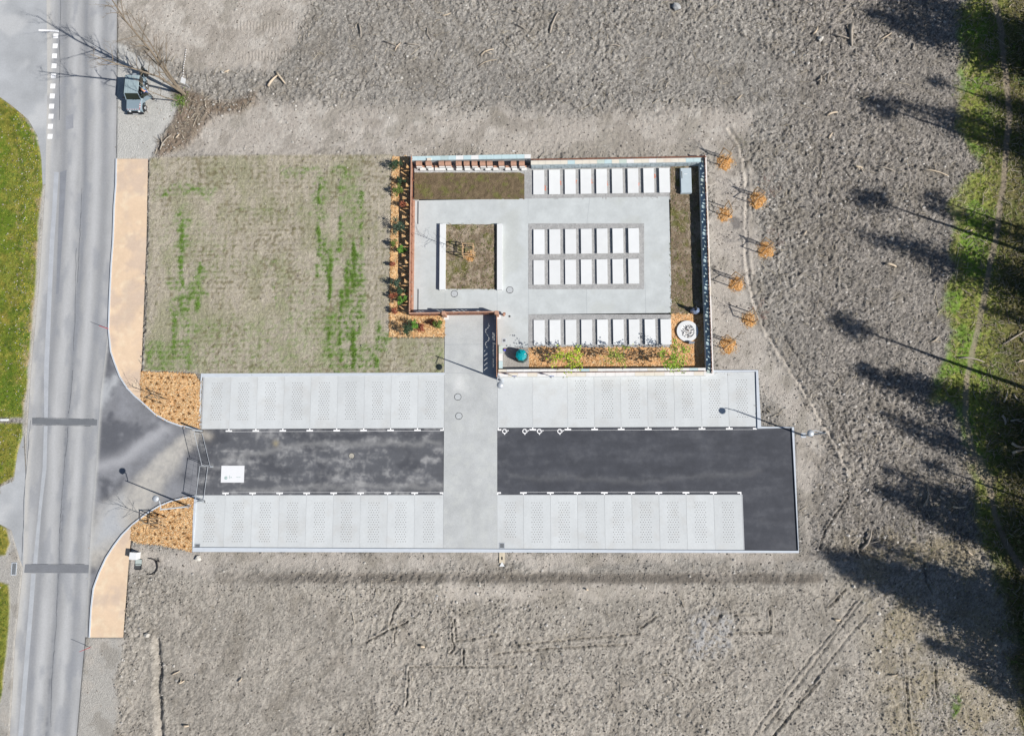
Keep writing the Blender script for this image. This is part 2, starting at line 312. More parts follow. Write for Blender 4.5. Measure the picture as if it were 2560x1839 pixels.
for a in ([(2143, 1498), (2085, 1575), (1990, 1690), (1920, 1782), (1880, 1839)], [(2175, 1530), (2110, 1605), (1930, 1839)], [(2155, 1500), (2010, 1690), (1905, 1830)]): furrow(a, .11, 2.6, .3)
furrow([(391, 1600), (396, 1660), (392, 1720), (398, 1790), (402, 1870)], .40, 7, .1)
for y0 in (58, 70, 133, 146): hgt += rmask(PX, PY, 590, 770, y0-5, y0+5, 3)*.05*np.sin(X*2*PI/.33)
hgt = np.where(far, 0, hgt)
hgt = hgt*(1-paved)-.17*paved
hgt = np.where((PX > 1775) & (PX < 1998) & (PY > 930) & (PY < 1380), np.minimum(hgt, .03), hgt)
A = np.tile(ph(163, 158, 151), (X.size, 1))
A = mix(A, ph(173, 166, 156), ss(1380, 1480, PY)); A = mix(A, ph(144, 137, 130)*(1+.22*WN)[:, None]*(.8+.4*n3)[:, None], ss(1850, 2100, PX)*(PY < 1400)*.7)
A = A*(.84+.32*n2)[:, None]*(.80+.40*n3)[:, None]*(.90+.20*n1)[:, None]*(1+.36*WN*np.clip(rough+.35, 0, 1))[:, None]
A = mix(A, ph(196, 187, 177), pale*.85); A = mix(A, ph(212, 205, 196), pale*ss(.52, .66, fbm(X, Y, 1.4, 4, 200))*.6*(.5+.5*(PY < 330))); A = mix(A, ph(150, 144, 132), pale*ss(.55, .68, fbm(X, Y, 2.0, 4, 206))*.45)
A = mix(A, ph(118, 108, 97), ditch*.55)  # bank slope facing away from the sun: its shade deepened in the colour
A = mix(A, ph(206, 204, 199)*(.86+.28*fbm(X, Y, 1.2, 5, 300, .65))[:, None], dusty*.92); A = mix(A, ph(188, 184, 178), grav*.85); A = mix(A, ph(118, 98, 78)*(.7+.6*n3)[:, None], brush*.75)
A = mix(A, ph(196, 196, 198), rmask(pxn, pyn, 1715, 1830, 1535, 1640, 18)*.6*ss(.4, .6, n4))
A = mix(A, ph(122, 118, 116), pmask(PX, PY, [(1820, 540), (1850, 545), (1852, 570), (1835, 575)], 4)*.8)
# sown lawn: pale soil, seed drills both ways, tufts of young green
L0 = ph(190, 180, 163)*(.84+.32*n3)[:, None]
g1 = .5+.5*np.sin((Y+.25*(n1-.5))*2*PI/.52); g2 = .5+.5*np.sin((X+.3*(n1-.5))*2*PI/.74)
L0 = mix(L0, ph(128, 126, 92), np.clip((g1**2*ss(.25, .65, n2)*.42+g2**2*ss(.3, .7, fbm(X, Y, 3, 3, 31))*.40)*(.4+.6*ss(.2, .8, n4))+.5*ss(.62, .8, vn(X, Y, .17, 210)*.7+n4*.3)+.12*WN, 0, 1)*.95)
L0 = mix(L0, ph(142, 146, 104), ss(.42, .7, fbm(X*1.6, Y*.8, 2.5, 4, 160))*.40); L0 = mix(L0, ph(122, 112, 84), ss(.62, .74, vn(X, Y, .22, 171)*.6+n2*.4)*.6)
LW_ = (fbm(X, Y, 1.5, 4, 150)-.5)*75; LW2 = (fbm(X, Y, 1.7, 4, 155)-.5)*75
gl = [(394, 532, 459, 493, .8), (442, 470, 517, 627, .8), (487, 508, 645, 741, .9), (432, 480, 703, 792, 1), (425, 497, 785, 847, .7), (367, 497, 840, 930, .75), (690, 790, 418, 445, .7), (783, 817, 438, 541, .75), (831, 910, 418, 438, .8), (848, 910, 449, 579, .6), (793, 814, 579, 675, .9), (820, 855, 600, 665, .8), (817, 834, 682, 744, .9), (869, 906, 627, 854, .9), (848, 875, 723, 861, .8), (810, 855, 785, 868, .9), (807, 944, 861, 933, .75), (941, 975, 820, 882, .9), (704, 807, 703, 765, .5), (497, 704, 785, 930, .42), (573, 772, 526, 540, .55), (566, 614, 652, 672, .4), (669, 680, 640, 655, 1.2), (490, 780, 640, 700, .2), (1020, 1110, 850, 930, .4), (700, 860, 760, 930, .45), (400, 560, 540, 700, .25)]
LG = np.zeros(X.shape)
for a, b, c, d, s in gl: LG = np.maximum(LG, .52*s*rmask(PX+LW_*.7, PY+LW2*.7, a-3, b+3, c, d, 12))
for c_, a, b, q_ in ((455, 520, 800, .75), (497, 640, 790, .8), (436, 700, 900, .7), (470, 800, 930, .6), (402, 850, 930, .7), (798, 430, 700, .8), (815, 560, 700, .55), (826, 640, 900, .9), (851, 450, 640, .6), (853, 720, 930, .8), (885, 600, 930, 1.), (905, 440, 620, .55), (868, 640, 860, .7), (945, 800, 930, .75), (690, 700, 780, .4)):
    LG = np.maximum(LG, q_*np.exp(-((PX-c_+LW_*.13)/8.)**2)*ss(a-20, a+20, PY)*(1-ss(b-20, b+20, PY))*ss(.30, .52, fbm(X*2.2, Y*.7, 1.3, 3, 240)))
LG = LG*ss(.28, .70, n3*.4+n4*.4+.2*WN*.5+.1+.25*(LG-.5))*(.6+.4*g1)*(.75+.5*vn(X, Y, .25, 77))*lawnm
L0 = L0*(1+.16*WN)[:, None]; L0 = mix(L0, ph(98, 140, 44)*(.7+.6*n4)[:, None], np.clip(LG*1.9, 0, .92))
A = mix(A, L0, lawnm)
V0 = ph(132, 138, 60)*(.65+.7*n3)[:, None]*(1+.25*WN)[:, None]; V0 = mix(V0, ph(164, 150, 72), ss(.40, .62, n1+.25*(n2-.5))*.8*(PX < 50)); V0 = mix(V0, ph(98, 128, 38), ss(.5, .62, n2)*.7); V0 = mix(V0, ph(190, 165, 120), ss(.64, .74, n4)*.5*(PX > 40))
V0 = mix(V0, ph(72, 92, 38), ss(.54, .72, fbm(X, Y, .45, 3, 250, .7))*.55*(.4+.6*ss(.4, .6, n1))); V0 = mix(V0, ph(60, 80, 36), np.exp(-(pdist(PX+n2*14, PY, [(6, 270), (40, 320), (62, 420), (60, 560), (50, 700), (40, 850), (36, 960)], 40)/6)**2)*.6*ss(.35, .55, n3)); V0 = mix(V0, ph(178, 168, 80), ss(.6, .72, fbm(X, Y, .5, 3, 256))*.5); V0 = mix(V0, ph(176, 156, 122), ss(.5, .62, fbm(X*1.5, Y*.7, .9, 4, 259))*np.exp(-(pdist(PX, PY, verge[2:-1], 40)/13)**2)*.9)
A = mix(A, V0, vg)
G0 = ph(150, 158, 80)*(.5+.9*n3)[:, None]*(1+.3*WN)[:, None]; G0 = mix(G0, ph(175, 160, 118), ss(.52, .68, n4*.6+n2*.4)*.75); G0 = mix(G0, ph(116, 162, 56), ss(.50, .60, n2)*.65)
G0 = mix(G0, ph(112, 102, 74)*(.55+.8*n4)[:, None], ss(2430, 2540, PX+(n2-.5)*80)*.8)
A = mix(A, G0, green*ss(.35, .62, green*.5+n3*.25+n4*.25)); A = mix(A, ph(165, 150, 115)*(.6+.7*n4)[:, None], semi*ss(.35, .6, n2)*.8)
A = mix(A, ph(100, 135, 50), rmask(pxn, pyn, 2370, 2405, 1735, 1790, 10)*ss(.45, .6, n4)*.9)
A = mix(A, ph(100, 130, 52), rmask(PX, PY, 430, 470, 235, 265, 8)*ss(.4, .6, n3)*.9)
A = mix(A, ph(168, 152, 140)*(.85+.3*n4)[:, None], np.clip(tr, 0, 1)*.72)
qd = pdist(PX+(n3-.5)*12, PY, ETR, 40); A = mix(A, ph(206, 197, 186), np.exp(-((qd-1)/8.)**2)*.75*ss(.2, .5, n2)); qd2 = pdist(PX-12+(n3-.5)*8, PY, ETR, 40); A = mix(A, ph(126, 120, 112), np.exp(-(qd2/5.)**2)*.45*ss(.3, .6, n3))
st_ = fbm(X*.4+Y*.8, Y*.45-X*.7, 1.3, 4, 230); A = mix(A, ph(200, 191, 180), ss(.58, .70, st_)*(1-lawnm)*(1-vg)*(1-green)*(1-dusty)*(PY > 1380)*.40); A = mix(A, ph(134, 126, 114), ss(.60, .72, fbm(X, Y, 1.9, 4, 236))*(1-lawnm)*(1-vg)*(1-green)*(1-dusty)*.35)
for a in ([(640, 1700), (900, 1560), (1020, 1552)], [(1025, 1640), (1290, 1640)], [(1280, 1600), (1600, 1575)], [(1700, 1570), (1925, 1560)], [(2160, 1520), (1990, 1700), (1890, 1839)], [(2245, 1600), (2262, 1839)], [(2320, 1640), (2345, 1839)]):
    A = mix(A, ph(190, 181, 169), np.exp(-(pdist(PX+(n3-.5)*14, PY, a, 40)/8)**2)*.45*ss(.3, .6, n2))
A = np.clip(A, .008, .9)
# drop the cells that lie wholly under paving
core = pmask(PX, PY, [(520, 1365), (520, 960), (1120, 960), (1120, 800), (1050, 770), (1045, 430), (1740, 430), (1760, 920), (1765, 960), (1880, 960), (1885, 1090), (1975, 1090), (1980, 1365)], 0).reshape(ny_, nx_)
idx = np.arange(ny_*nx_).reshape(ny_, nx_)
keep = ~((core[:-1, :-1] > .5) & (core[1:, 1:] > .5) & (core[1:, :-1] > .5) & (core[:-1, 1:] > .5))
q = np.stack([idx[:-1, :-1][keep], idx[:-1, 1:][keep], idx[1:, 1:][keep], idx[1:, :-1][keep]], 1)
me = bpy.data.meshes.new('ground'); me.vertices.add(X.size); me.vertices.foreach_set('co', np.stack([X, Y, hgt], 1).astype(np.float32).ravel())
me.loops.add(q.size); me.loops.foreach_set('vertex_index', q.astype(np.int32).ravel()); me.polygons.add(len(q)); me.polygons.foreach_set('loop_start', (np.arange(len(q))*4).astype(np.int32))
me.polygons.foreach_set('use_smooth', np.ones(len(q), bool)); me.update(calc_edges=True)
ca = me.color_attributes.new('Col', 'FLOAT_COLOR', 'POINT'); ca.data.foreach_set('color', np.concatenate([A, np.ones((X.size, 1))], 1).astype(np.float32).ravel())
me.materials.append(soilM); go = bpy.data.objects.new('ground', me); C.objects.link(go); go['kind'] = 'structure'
HG = hgt.reshape(ny_, nx_); MASKS = {k: v.reshape(ny_, nx_) for k, v in dict(rough=rough*(1-paved)*near, lawn=LG, verge=vg, green=green*(1-tr), semi=semi, brush=brush, paved=paved, pale=pale, grav=grav+dusty).items()}
def gi(x, y): return min(max(int(np.searchsorted(gy, y)), 1), ny_-1), min(max(int(np.searchsorted(gx, x)), 1), nx_-1)
def gz(x, y): j, i = gi(x, y); return float(HG[j, i])
# ------------------------------------------------------------------ road and paving
def roadcol(px, py, x, y):
    l = np.interp(py, [p[1] for p in roadL], [p[0] for p in roadL]); RR = roadR[::-1]; r = np.interp(py, [p[1] for p in RR], [p[0] for p in RR])
    u = (px-l)/(r-l); n = fbm(x*3, y*.35, 1, 4, 40); m = fbm(x, y, 1.2, 4, 44)
    c = np.tile(ph(176, 176, 177), (x.size, 1))*(.84+.32*n)[:, None]*(.93+.14*m)[:, None]
    light = np.exp(-((u-.40)/.07)**2)*(.8)+np.exp(-((u-.72)/.06)**2)*.9+np.exp(-((u-.08)/.04)**2)*.5+np.exp(-((u-.95)/.04)**2)*.4
    dark = np.exp(-((u-.56)/.04)**2)+.7*np.exp(-((u-.26)/.05)**2)+.5*np.exp(-((u-.84)/.05)**2)
    c = mix(c, ph(203, 203, 204), np.clip(light*(.75+.6*(n-.3)), 0, .9)); c = mix(c, ph(138, 141, 147), np.clip(dark*(.55+1.1*(n-.3)), 0, .8)); c = mix(c, ph(208, 205, 200), (1-ss(.03, .09, u+(m-.5)*.06))*.85); c = mix(c, ph(150, 153, 160), ss(.55, .7, fbm(x*2, y*.6, 1.5, 3, 47))*.45)
    c = mix(c, ph(128, 130, 136), np.exp(-((u-.55+.03*(vn(y, y, 3, 3)-.5))/.006)**2)*ss(.35, .6, vn(y*2, x*0, 1, 9))*.8*(py > 1000))
    return c
patch('road', roadL+roadR, -.03, .22, roadcol, asphM)
def juncol(px, py, x, y): return mix(np.tile(ph(184, 186, 189), (x.size, 1))*(.78+.44*fbm(x, y, 2, 6, 50, .62))[:, None], ph(214, 214, 214), ss(.55, .7, fbm(x, y, 3, 5, 52))*.5)
patch('side_road', junction, -.032, .3, juncol, asphM); patch('side_road', sideroad, -.032, .3, lambda a, b, c, d: juncol(a, b, c, d)*.98, asphM)
def apcol(px, py, x, y):
    n = fbm(x, y, 1.6, 5, 55); m = fbm(x, y, .5, 4, 57)
    k = fbm(x, y, .4, 3, 59, .8); c = np.tile(ph(138, 139, 144), (x.size, 1))*(.72+.56*n)[:, None]*(.86+.28*k)[:, None]
    c = mix(c, ph(84, 86, 94), ss(.52, .68, fbm(x, y, 2.2, 4, 61))*.7)
    d = pdist(px+(n-.5)*22, py+(m-.5)*16, [(497, 1082), (440, 1125), (400, 1170), (345, 1240), (270, 1320), (235, 1370)], 90); wd = 22+30*ss(1100, 1300, py)
    c = mix(c, ph(212, 206, 196), np.exp(-(d/wd)**4)*(.55+.6*(k-.3)))
    d = pdist(px+(n-.5)*30, py, [(410, 1075), (360, 1110), (300, 1150), (245, 1165)], 60); c = mix(c, ph(190, 190, 194), np.exp(-(d/17)**2)*.7)
    d = pdist(px+(n-.5)*30, py+(m-.5)*20, [(285, 950), (250, 1000), (262, 960)], 60); c = mix(c, ph(205, 207, 210), np.exp(-(d/16)**2)*.7)
    c = mix(c, ph(188, 192, 198), pmask(px+(n-.5)*40, py, [(230, 1370), (300, 1330), (300, 1240), (240, 1300)], 25)*.75)
    e = pdist(px, py, roadR, 60); return mix(c, ph(206, 205, 202), np.exp(-(e/5)**2)*.8)
patch('entrance_drive', apron, -.018, .15, apcol, asphM)
x0, yb = W(481, 1376); x1 = W(1994, 1376)[0]; yt = W(500, 1072)[1]; yb2 = W(800, 1237.5)[1]
XA = W(488, 1240)[0]+.1; wl = W(1110, 1100)[0]; wr = W(1243, 1100)[0]; yN = W(800, 938)[1]; xr2 = W(1892, 1000)[0]
def lotcol(px, py, x, y):
    n = fbm(x, y, 1.1, 6, 65, .65); m = fbm(x*.35, y*1.8, .9, 5, 67, .6); L = 1-ss(1050, 1300, px); h = fbm(x, y, .45, 3, 69, .8)
    c = np.tile(ph(78, 80, 87), (x.size, 1))*(.78+.44*n)[:, None]*(.82+.36*m)[:, None]
    c = mix(c, ph(138, 139, 143), L*.28*np.ones(x.size)+.03); c = mix(c, ph(174, 173, 173), (L*.78+.08)*ss(.46, .72, n*.35+m*.3+h*.35)); c = mix(c, ph(70, 72, 79), L*.5*ss(.55, .7, fbm(x*.6, y, 1.5, 4, 73)))
    for a in ([(560, 1150), (760, 1110), (1100, 1105)], [(600, 1222), (900, 1215), (1100, 1220)], [(1280, 1190), (1600, 1200), (1900, 1180)]): c = mix(c, ph(170, 169, 168), np.exp(-(pdist(px, py+(n-.5)*30, a, 60)/7)**2)*(.12+.3*L))
    c = mix(c, ph(215, 205, 190), np.exp(-(pdist(px+(n-.5)*26, py, [(498, 1078), (520, 1090)], 60)/11)**2)*.5)
    c = mix(c, ph(190, 176, 140), np.exp(-((px-690+20*(n-.5))**2+(py-1108)**2)/50)*.6)
    return c*(1+.16*(fbm(x, y, .3, 2, 70, .8)-.5))[:, None]
patch('car_park_asphalt', [(x0+.1, yb+.1), (x1-.1, yb+.1), (x1-.1, yt), (XA, yt)], .0, .15, lotcol, asphM, world=True)
def wcol(px, py, x, y):
    c = np.tile(ph(199, 201, 201), (x.size, 1))*(.80+.40*fbm(x, y, 1.2, 5, 75, .7))[:, None]; c = mix(c, ph(214, 216, 212), ss(.5, .65, fbm(x, y, .6, 3, 77))*.35)
    return mix(c, ph(240, 240, 238), np.exp(-((px-1150+30*(fbm(x, y, .5, 3, 7)-.5))**2/200+(py-955)**2/500))*.6)
patch('walkway', [(wl, yb), (wr, yb), (wr, W(1243, 787)[1]), (wl, W(1110, 787)[1])], .035, .25, wcol, washM, world=True)
def ccol(px, py, x, y):
    c = np.tile(ph(210, 214, 214), (x.size, 1))*(.84+.32*fbm(x, y, .9, 5, 80, .7))[:, None]; return mix(c, ph(196, 198, 192), ss(.55, .7, fbm(x, y, 2.5, 3, 82))*.4)
cyT = W(1200, 499)[1]; cyB = W(1200, 787)[1]; cxL = W(1036, 600)[0]; cxR = W(1676, 640)[0]; gxl = W(1321, 640)[0]
patch('courtyard', [(cxL, cyB), (wl, cyB-.02), (wr, cyB-.02), (W(1246, 860)[0], W(1246, 921)[1]), (gxl, W(1246, 921)[1]), (gxl, cyB), (cxR, cyB), (cxR, cyT), (cxL, cyT)], .05, .25, ccol, paveM, world=True)
pc = lambda px, py, x, y: mix(mix(np.tile(ph(239, 211, 181), (x.size, 1))*(.91+.18*fbm(x, y, 1.5, 4, 85))[:, None], ph(250, 230, 200), ss(.58, .7, fbm(x, y, .5, 3, 88))*.5), ph(216, 194, 176), ss(.45, .65, fbm(x, y, 2.2, 5, 90, .65))*.7)*(1+.12*(fbm(x, y, .4, 3, 92, .8)-.5))[:, None]
patch('pavement', pathU, .075, .25, pc, paveM); patch('pavement', pathLo, .075, .25, pc, paveM)
# joints of the slabs in the courtyard
def strip(a, b, z, w_, h=.004, par=None, m=jointM, name='joint', kind='structure'):
    a = Vector(a); b = Vector(b); n = (b-a).normalized(); n = Vector((-n.y, n.x))*w_/2; mb = MB(); mb.prism([a-n, b-n, b+n, a+n], z, z+h)
    o = mk(name, mb, m, par); 
    if kind and not par: o['kind'] = kind
    return o
jo = MB()
def js(a, b, z=.05, w_=.022):
    a = Vector(a); b = Vector(b); n = (b-a).normalized(); n = Vector((-n.y, n.x))*w_/2; jo.prism([a-n, b-n, b+n, a+n], z, z+.004)
for p, q_ in (((gxl, cyT), (gxl, W(1, 559)[1])), ((gxl, W(1, 723)[1]), (gxl, cyB)), ((W(1467, 0)[0], cyT), (W(1467, 559)[0], W(1467, 559)[1])), ((W(1466, 723)[0], W(1, 723)[1]), (W(1466, 723)[0], cyB)), ((W(1611, 640)[0], W(1, 723)[1]), (W(1611, 640)[0], cyB)), ((wl, W(1, 724)[1]), (wl, cyB)), ((wr, W(1, 727)[1]), (wr, cyB))): js((p[0], p[1]), q_)
js((wl, W(1, 871)[1]), (wr, W(1, 871)[1]), .036, .03); js((wl, W(1, 940)[1]), (wr, W(1, 940)[1]), .036, .02)
o = mk('paving_joint', jo, jointM); o['kind'] = 'structure'
# parking bays: a slab each, with its field of drain holes
def bayrow(divs, ydiv, ya, yb_, dots, name):
    P0 = thing(name, (0, 0, 0), None, None); P0['kind'] = 'structure'; A_ = W(divs[0], ydiv)[0]; B_ = W(divs[-1], ydiv)[0]; mu = MB(); mu.prism([(A_-.12, yb_), (B_+.1, yb_), (B_+.1, ya+.03), (A_-.12, ya+.03)], -.05, .012); mk('bedding', mu, underM, P0)
    for i in range(len(divs)-1):
        a = W(divs[i], ydiv)[0]; b = W(divs[i+1], ydiv)[0]; col = ph(214, 218, 221)*(.96+.07*((i*7) % 5)/5)
        f = lambda px, py, x, y, s=i: mix(np.tile(ph(220, 223, 224), (x.size, 1))*(.955+.08*((s*7) % 5)/5+.10*(fbm(x, y, 1.8, 4, 90+s)-.5))[:, None], ph(200, 196, 190), ss(.55, .75, fbm(x, y, .9, 4, 120+s))*.25)*(1+.10*(fbm(x, y*.5, .5, 3, 160+s)-.5))[:, None]
        o, *_ = patch('slab', [(a+.008, yb_), (b-.008, yb_), (b-.008, ya), (a+.008, ya)], .022, .35, f, paveM, parent=P0, kind=None, world=True)
        if dots[i]:
            cxx, n0 = dots[i]; mb = MB(); cx = W(cxx, (dotY[0]+dotY[1])/2)[0] if cxx else (a+b)/2; y0, y1 = W(1, dotY[0])[1], W(1, dotY[1])[1]
            for r in range(n0):
                yy = y0+(y1-y0)*r/16
                for k in range(5 if r % 2 == 0 else 4):
                    xx = cx+((k-2) if r % 2 == 0 else (k-1.5))*.236
                    mb.lathe((xx, yy, .0), [(.040, .0235), (.034, .0262), (.034, .0262)], 6)
            mk('drain_holes', mb, dotM, o, stuff=True)
    return P0
dotY = (962, 1051)
ul = [505]+[572.4+67.35*k for k in range(8)]+[1110]
bayrow(ul, 1074, yN, yt, [(0, 17)]*9, 'parking_slab_row')
ur = [1244, 1332, 1419.6, 1486.5, 1553, 1620.5, 1687.5, 1755, 1823.3, 1892]
bayrow(ur, 1072, yN, yt, [None, None]+[(0, 17)]*7, 'parking_slab_row')
dotY = (1257, 1352)
ll = [489]+[563.8+67.55*k for k in range(8)]+[1109]
bayrow(ll, 1237, yb2, yb+.12, [(0, 17)]*9, 'parking_slab_row')
lr = [1243, 1308.5, 1376, 1443.4, 1511, 1579, 1647, 1715, 1783.7, 1853.5]
bayrow(lr, 1236, yb2, yb+.12, [(0, 15)]+[(0, 17)]*8, 'parking_slab_row')
# painted markings
MK = thing('parking_marking', (0, 0, 0), None, None); MK['kind'] = 'structure'
def tee(x, y, s, half=0):
    mb = MB(); a = -.31 if half >= 0 else .0; b = .31 if half <= 0 else .0
    if half: a, b = (-.3, .05) if half < 0 else (-.05, .3)
    mb.prism([(x+a, y-s*.13), (x+b, y-s*.13), (x+b, y-s*.27), (x+a, y-s*.27)], .005, .009); mb.prism([(x-.05, y), (x+.05, y), (x+.05, y-s*.13), (x-.05, y-s*.13)], .0052, .0088); mk('bay_marking', mb, paintM, MK)
for d, y_, s in ((ul, 1074, 1), (ur, 1072, 1), (ll, 1238, -1), (lr, 1236, -1)):
    yy = yt if s > 0 else yb2
    for i, x in enumerate(d):
        if i == 0 and d in (ul, ll): continue
        xx = W(x, y_)[0]
        if i == 0: xx += .05
        if i == len(d)-1: xx -= .05
        tee(xx, yy, s, (1 if i == 0 else (-1 if i == len(d)-1 else 0)))
    strip((W(d[1], y_)[0], yy-s*.27), (W(d[-1], y_)[0]-.3, yy-s*.27), .004, .018, .003, MK, paintM, 'edge_line')
for x in (1263, 1313.5, 1350, 1401):
    cx, cy = W(x, 1077.5); mb = MB()
    q0 = [math.radians(a) for a in range(30, 340, 24)]
    for i in range(len(q0)-1):
        p = [(cx-.06+r*math.cos(t), cy+r*math.sin(t)) for r, t in ((.15, q0[i]), (.23, q0[i]), (.23, q0[i+1]), (.15, q0[i+1]))]; mb.prism(p, .005, .009)
    mb.prism([(cx-.12, cy-.23), (cx-.04, cy-.36), (cx+.02, cy-.22)], .0052, .0088)
    mb.box((cx+.11, cy+.06, .0054), (.26, .05, .0036)); mb.box((cx+.1, cy-.04, .0054), (.05, .2, .0036)); mb.box((cx+.17, cy-.05, .0058), (.05, .14, .003))
    mb.lathe((cx+.28, cy+.06, .0052), [(.055, 0), (.055, .004)], 10); mk('wheelchair_symbol', mb, paintM, MK)
# road markings and trench patches
RM = thing('road_marking', (0, 0, 0), None, None); RM['kind'] = 'structure'
for x, y in ((492, 318), (487, 407), (481, 495), (477, 583), (471, 672), (466, 762), (461, 850), (455, 940), (450, 1029), (444, 1118), (441, 1207)):
    a, b = W(x/3.54, y/3.54); mb = MB(); mb.box((a, b, -.026), (.50, .50, .004), -.03); mk('dash', mb, paintM, RM)
mb = MB(); mb.prism([W(96, 73.5), W(147, 75.5), W(147, 80), (W(96, 77.5))], -.026, -.022); mk('stop_bar', mb, paintM, RM)
def band(name, poly, z, c, step=.25):
    patch(name, poly, z, step, lambda px, py, x, y: np.tile(ph(*c), (x.size, 1))*(.88+.24*fbm(x, y, .6, 4, 95))[:, None], asphM)
TL = [(135, 430), (130, 520), (124, 601), (117, 760), (109.6, 920), (110, 1044)]; TR_ = [(119, 1044), (121.5, 920), (128, 760), (135.6, 601), (141, 520), (147, 430)]
band('trench_patch', TL+TR_, -.026, (190, 193, 199)); band('trench_patch', [(109.5, 1064), (106, 1169), (95.5, 1276), (82, 1409), (92.6, 1409), (103, 1276), (116, 1169), (118.5, 1064)], -.026, (188, 191, 196))
band('trench_patch', [(77.6, 1433), (73, 1500), (45, 1839), (40, 1900), (52, 1900), (57, 1839), (84, 1500), (89, 1433)], -.026, (190, 193, 198))
band('cross_trench_patch', [(80, 1045), (243, 1048), (242, 1063), (80, 1060)], -.023, (124, 127, 132)); band('cross_trench_patch', [(62, 1410), (224, 1411), (222, 1432), (60, 1431)], -.023, (134, 136, 141))
band('road_repair', [(164, 290), (183, 285), (183, 320), (164, 325)], -.026, (160, 162, 168)); band('road_repair', [(150, 430), (166, 425), (158, 560), (146, 735), (140, 735)], -.026, (146, 149, 156))
for pl in ([(182, 925), (176, 1000), (171, 1040)], [(170, 1066), (168, 1100), (161, 1160), (158, 1200), (153, 1260), (151, 1300), (148, 1350), (147, 1409)], [(146, 1434), (142, 1500), (140, 1560), (134, 1640), (130, 1700), (126, 1839)], [(76, 1050), (70, 1110), (62, 1215), (58, 1300), (52, 1420)], [(151, 0), (149, 150), (147, 330)], [(205, 470), (201, 560), (196, 640), (193, 720)], [(80, 1044), (140, 1044), (200, 1047), (243, 1047)], [(80, 1062), (150, 1062), (242, 1065)], [(62, 1410), (150, 1409), (224, 1410)], [(190, 620), (188, 760), (183, 900)]):
    P = []
    for i in range(len(pl)-1):
        for k in range(6): t = k/6; a, b = W(pl[i][0]+(pl[i+1][0]-pl[i][0])*t+rnd.uniform(-1.2, 1.2), pl[i][1]+(pl[i+1][1]-pl[i][1])*t); P.append(Vector((a, b)))
    mb = MB()
    for i in range(len(P)-1): n = (P[i+1]-P[i]).normalized(); n = Vector((-n.y, n.x))*rnd.uniform(.012, .035); mb.prism([P[i]-n, P[i+1]-n, P[i+1]+n, P[i]+n], -.0215, -.0195+.0004*(i % 2))
    mk('sealed_crack', mb, mat('crack_fill', ph(112, 115, 121), rough=.9, var=.15), RM)
# kerbs
def kerb(pts, w_=.15, z1=.13, z0=-.2, world=False, label=None):
    P = [Vector(p if world else W(*p)) for p in pts]; Lf = []; Rt = []
    for i, p in enumerate(P):
        t = (P[min(i+1, len(P)-1)]-P[max(i-1, 0)]).normalized(); n = Vector((-t.y, t.x))
        if 0 < i < len(P)-1:
            t0 = (P[i]-P[i-1]).normalized(); c = max(.5, n.dot(Vector((-t0.y, t0.x)))); n = n/c
        Lf.append(p+n*w_/2); Rt.append(p-n*w_/2)
    mb = MB(); n = len(P); V = [(*a, z0) for a in Lf]+[(*a, z0) for a in Rt]+[(*a, z1) for a in Lf]+[(*a, z1) for a in Rt]; F = []
    for i in range(n-1): F += [(2*n+i, 3*n+i, 3*n+i+1, 2*n+i+1), (i, 2*n+i, 2*n+i+1, i+1), (3*n+i, n+i, n+i+1, 3*n+i+1)]
    F += [(0, n, 3*n, 2*n), (n-1, 3*n-1, 4*n-1, 2*n-1)]; mb.add(V, F); o = mk('kerb', mb, concM); o['kind'] = 'structure'; return o
kerb(kerbU, .13); kerb(kerbLo, .13)
kerb([(XA-.02, yt), (XA-.02, yN+.08), (wl, yN+.08)], .18, .07, world=True)
yS = yb
kerb([W(489.5, 1241), W(486, 1300), W(483, 1373), (x1+.05, yS), (x1+.05, W(1984, 1068)[1]), (xr2+.1, W(1984, 1068)[1]), (xr2+.1, yN+.12), (W(1783, 936)[0], yN+.12)], .2, .13, world=True)
# ------------------------------------------------------------------ mulch and soil beds
def mcol(px, py, x, y):
    n = fbm(x, y, .35, 3, 101, .7); m = fbm(x, y, 1.2, 3, 104)
    c = np.tile(ph(240, 196, 144), (x.size, 1))*(.78+.44*n)[:, None]; c = mix(c, ph(242, 200, 146), ss(.52, .7, m)*.6); return mix(c, ph(176, 122, 70), ss(.62, .75, fbm(x, y, .5, 3, 107))*.5)
mh = lambda px, py, x, y: .10*(fbm(x, y, .5, 3, 110)-.5)+.05*(fbm(x, y, 2, 2, 112)-.5)
def scol(px, py, x, y):
    n = fbm(x, y, .3, 3, 115, .7); c = np.tile(ph(140, 124, 104), (x.size, 1))*(.68+.64*n)[:, None]; c = mix(c, ph(188, 172, 154), ss(.5, .72, fbm(x, y, .6, 4, 118))*.6)
    return mix(c, ph(108, 112, 48), ss(.55, .7, fbm(x, y, .9, 4, 121))*.7)
def brcol(px, py, x, y):
    n = fbm(x, y, .3, 3, 125, .7); c = np.tile(ph(124, 108, 86), (x.size, 1))*(.65+.7*n)[:, None]; return mix(c, ph(116, 122, 58), ss(.5, .7, fbm(x, y, .6, 5, 128, .7))*.55)
gc = lambda px, py, x, y: np.tile(ph(182, 181, 180), (x.size, 1))*(.78+.44*fbm(x, y, .22, 3, 131, .8))[:, None]
gh = lambda px, py, x, y: .03*(fbm(x, y, .2, 2, 133)-.5)
def bed(name, poly, z, m, cf, hf, step=.11, world=False): return patch(name, poly, z, step, cf, m, hf, world=world)
b1 = bed('mulch_bed', bedU, .07, mulchM, mcol, mh); b2 = bed('mulch_bed', bedLo, .07, mulchM, mcol, mh); b3 = bed('mulch_bed', wbed, .07, mulchM, mcol, mh)
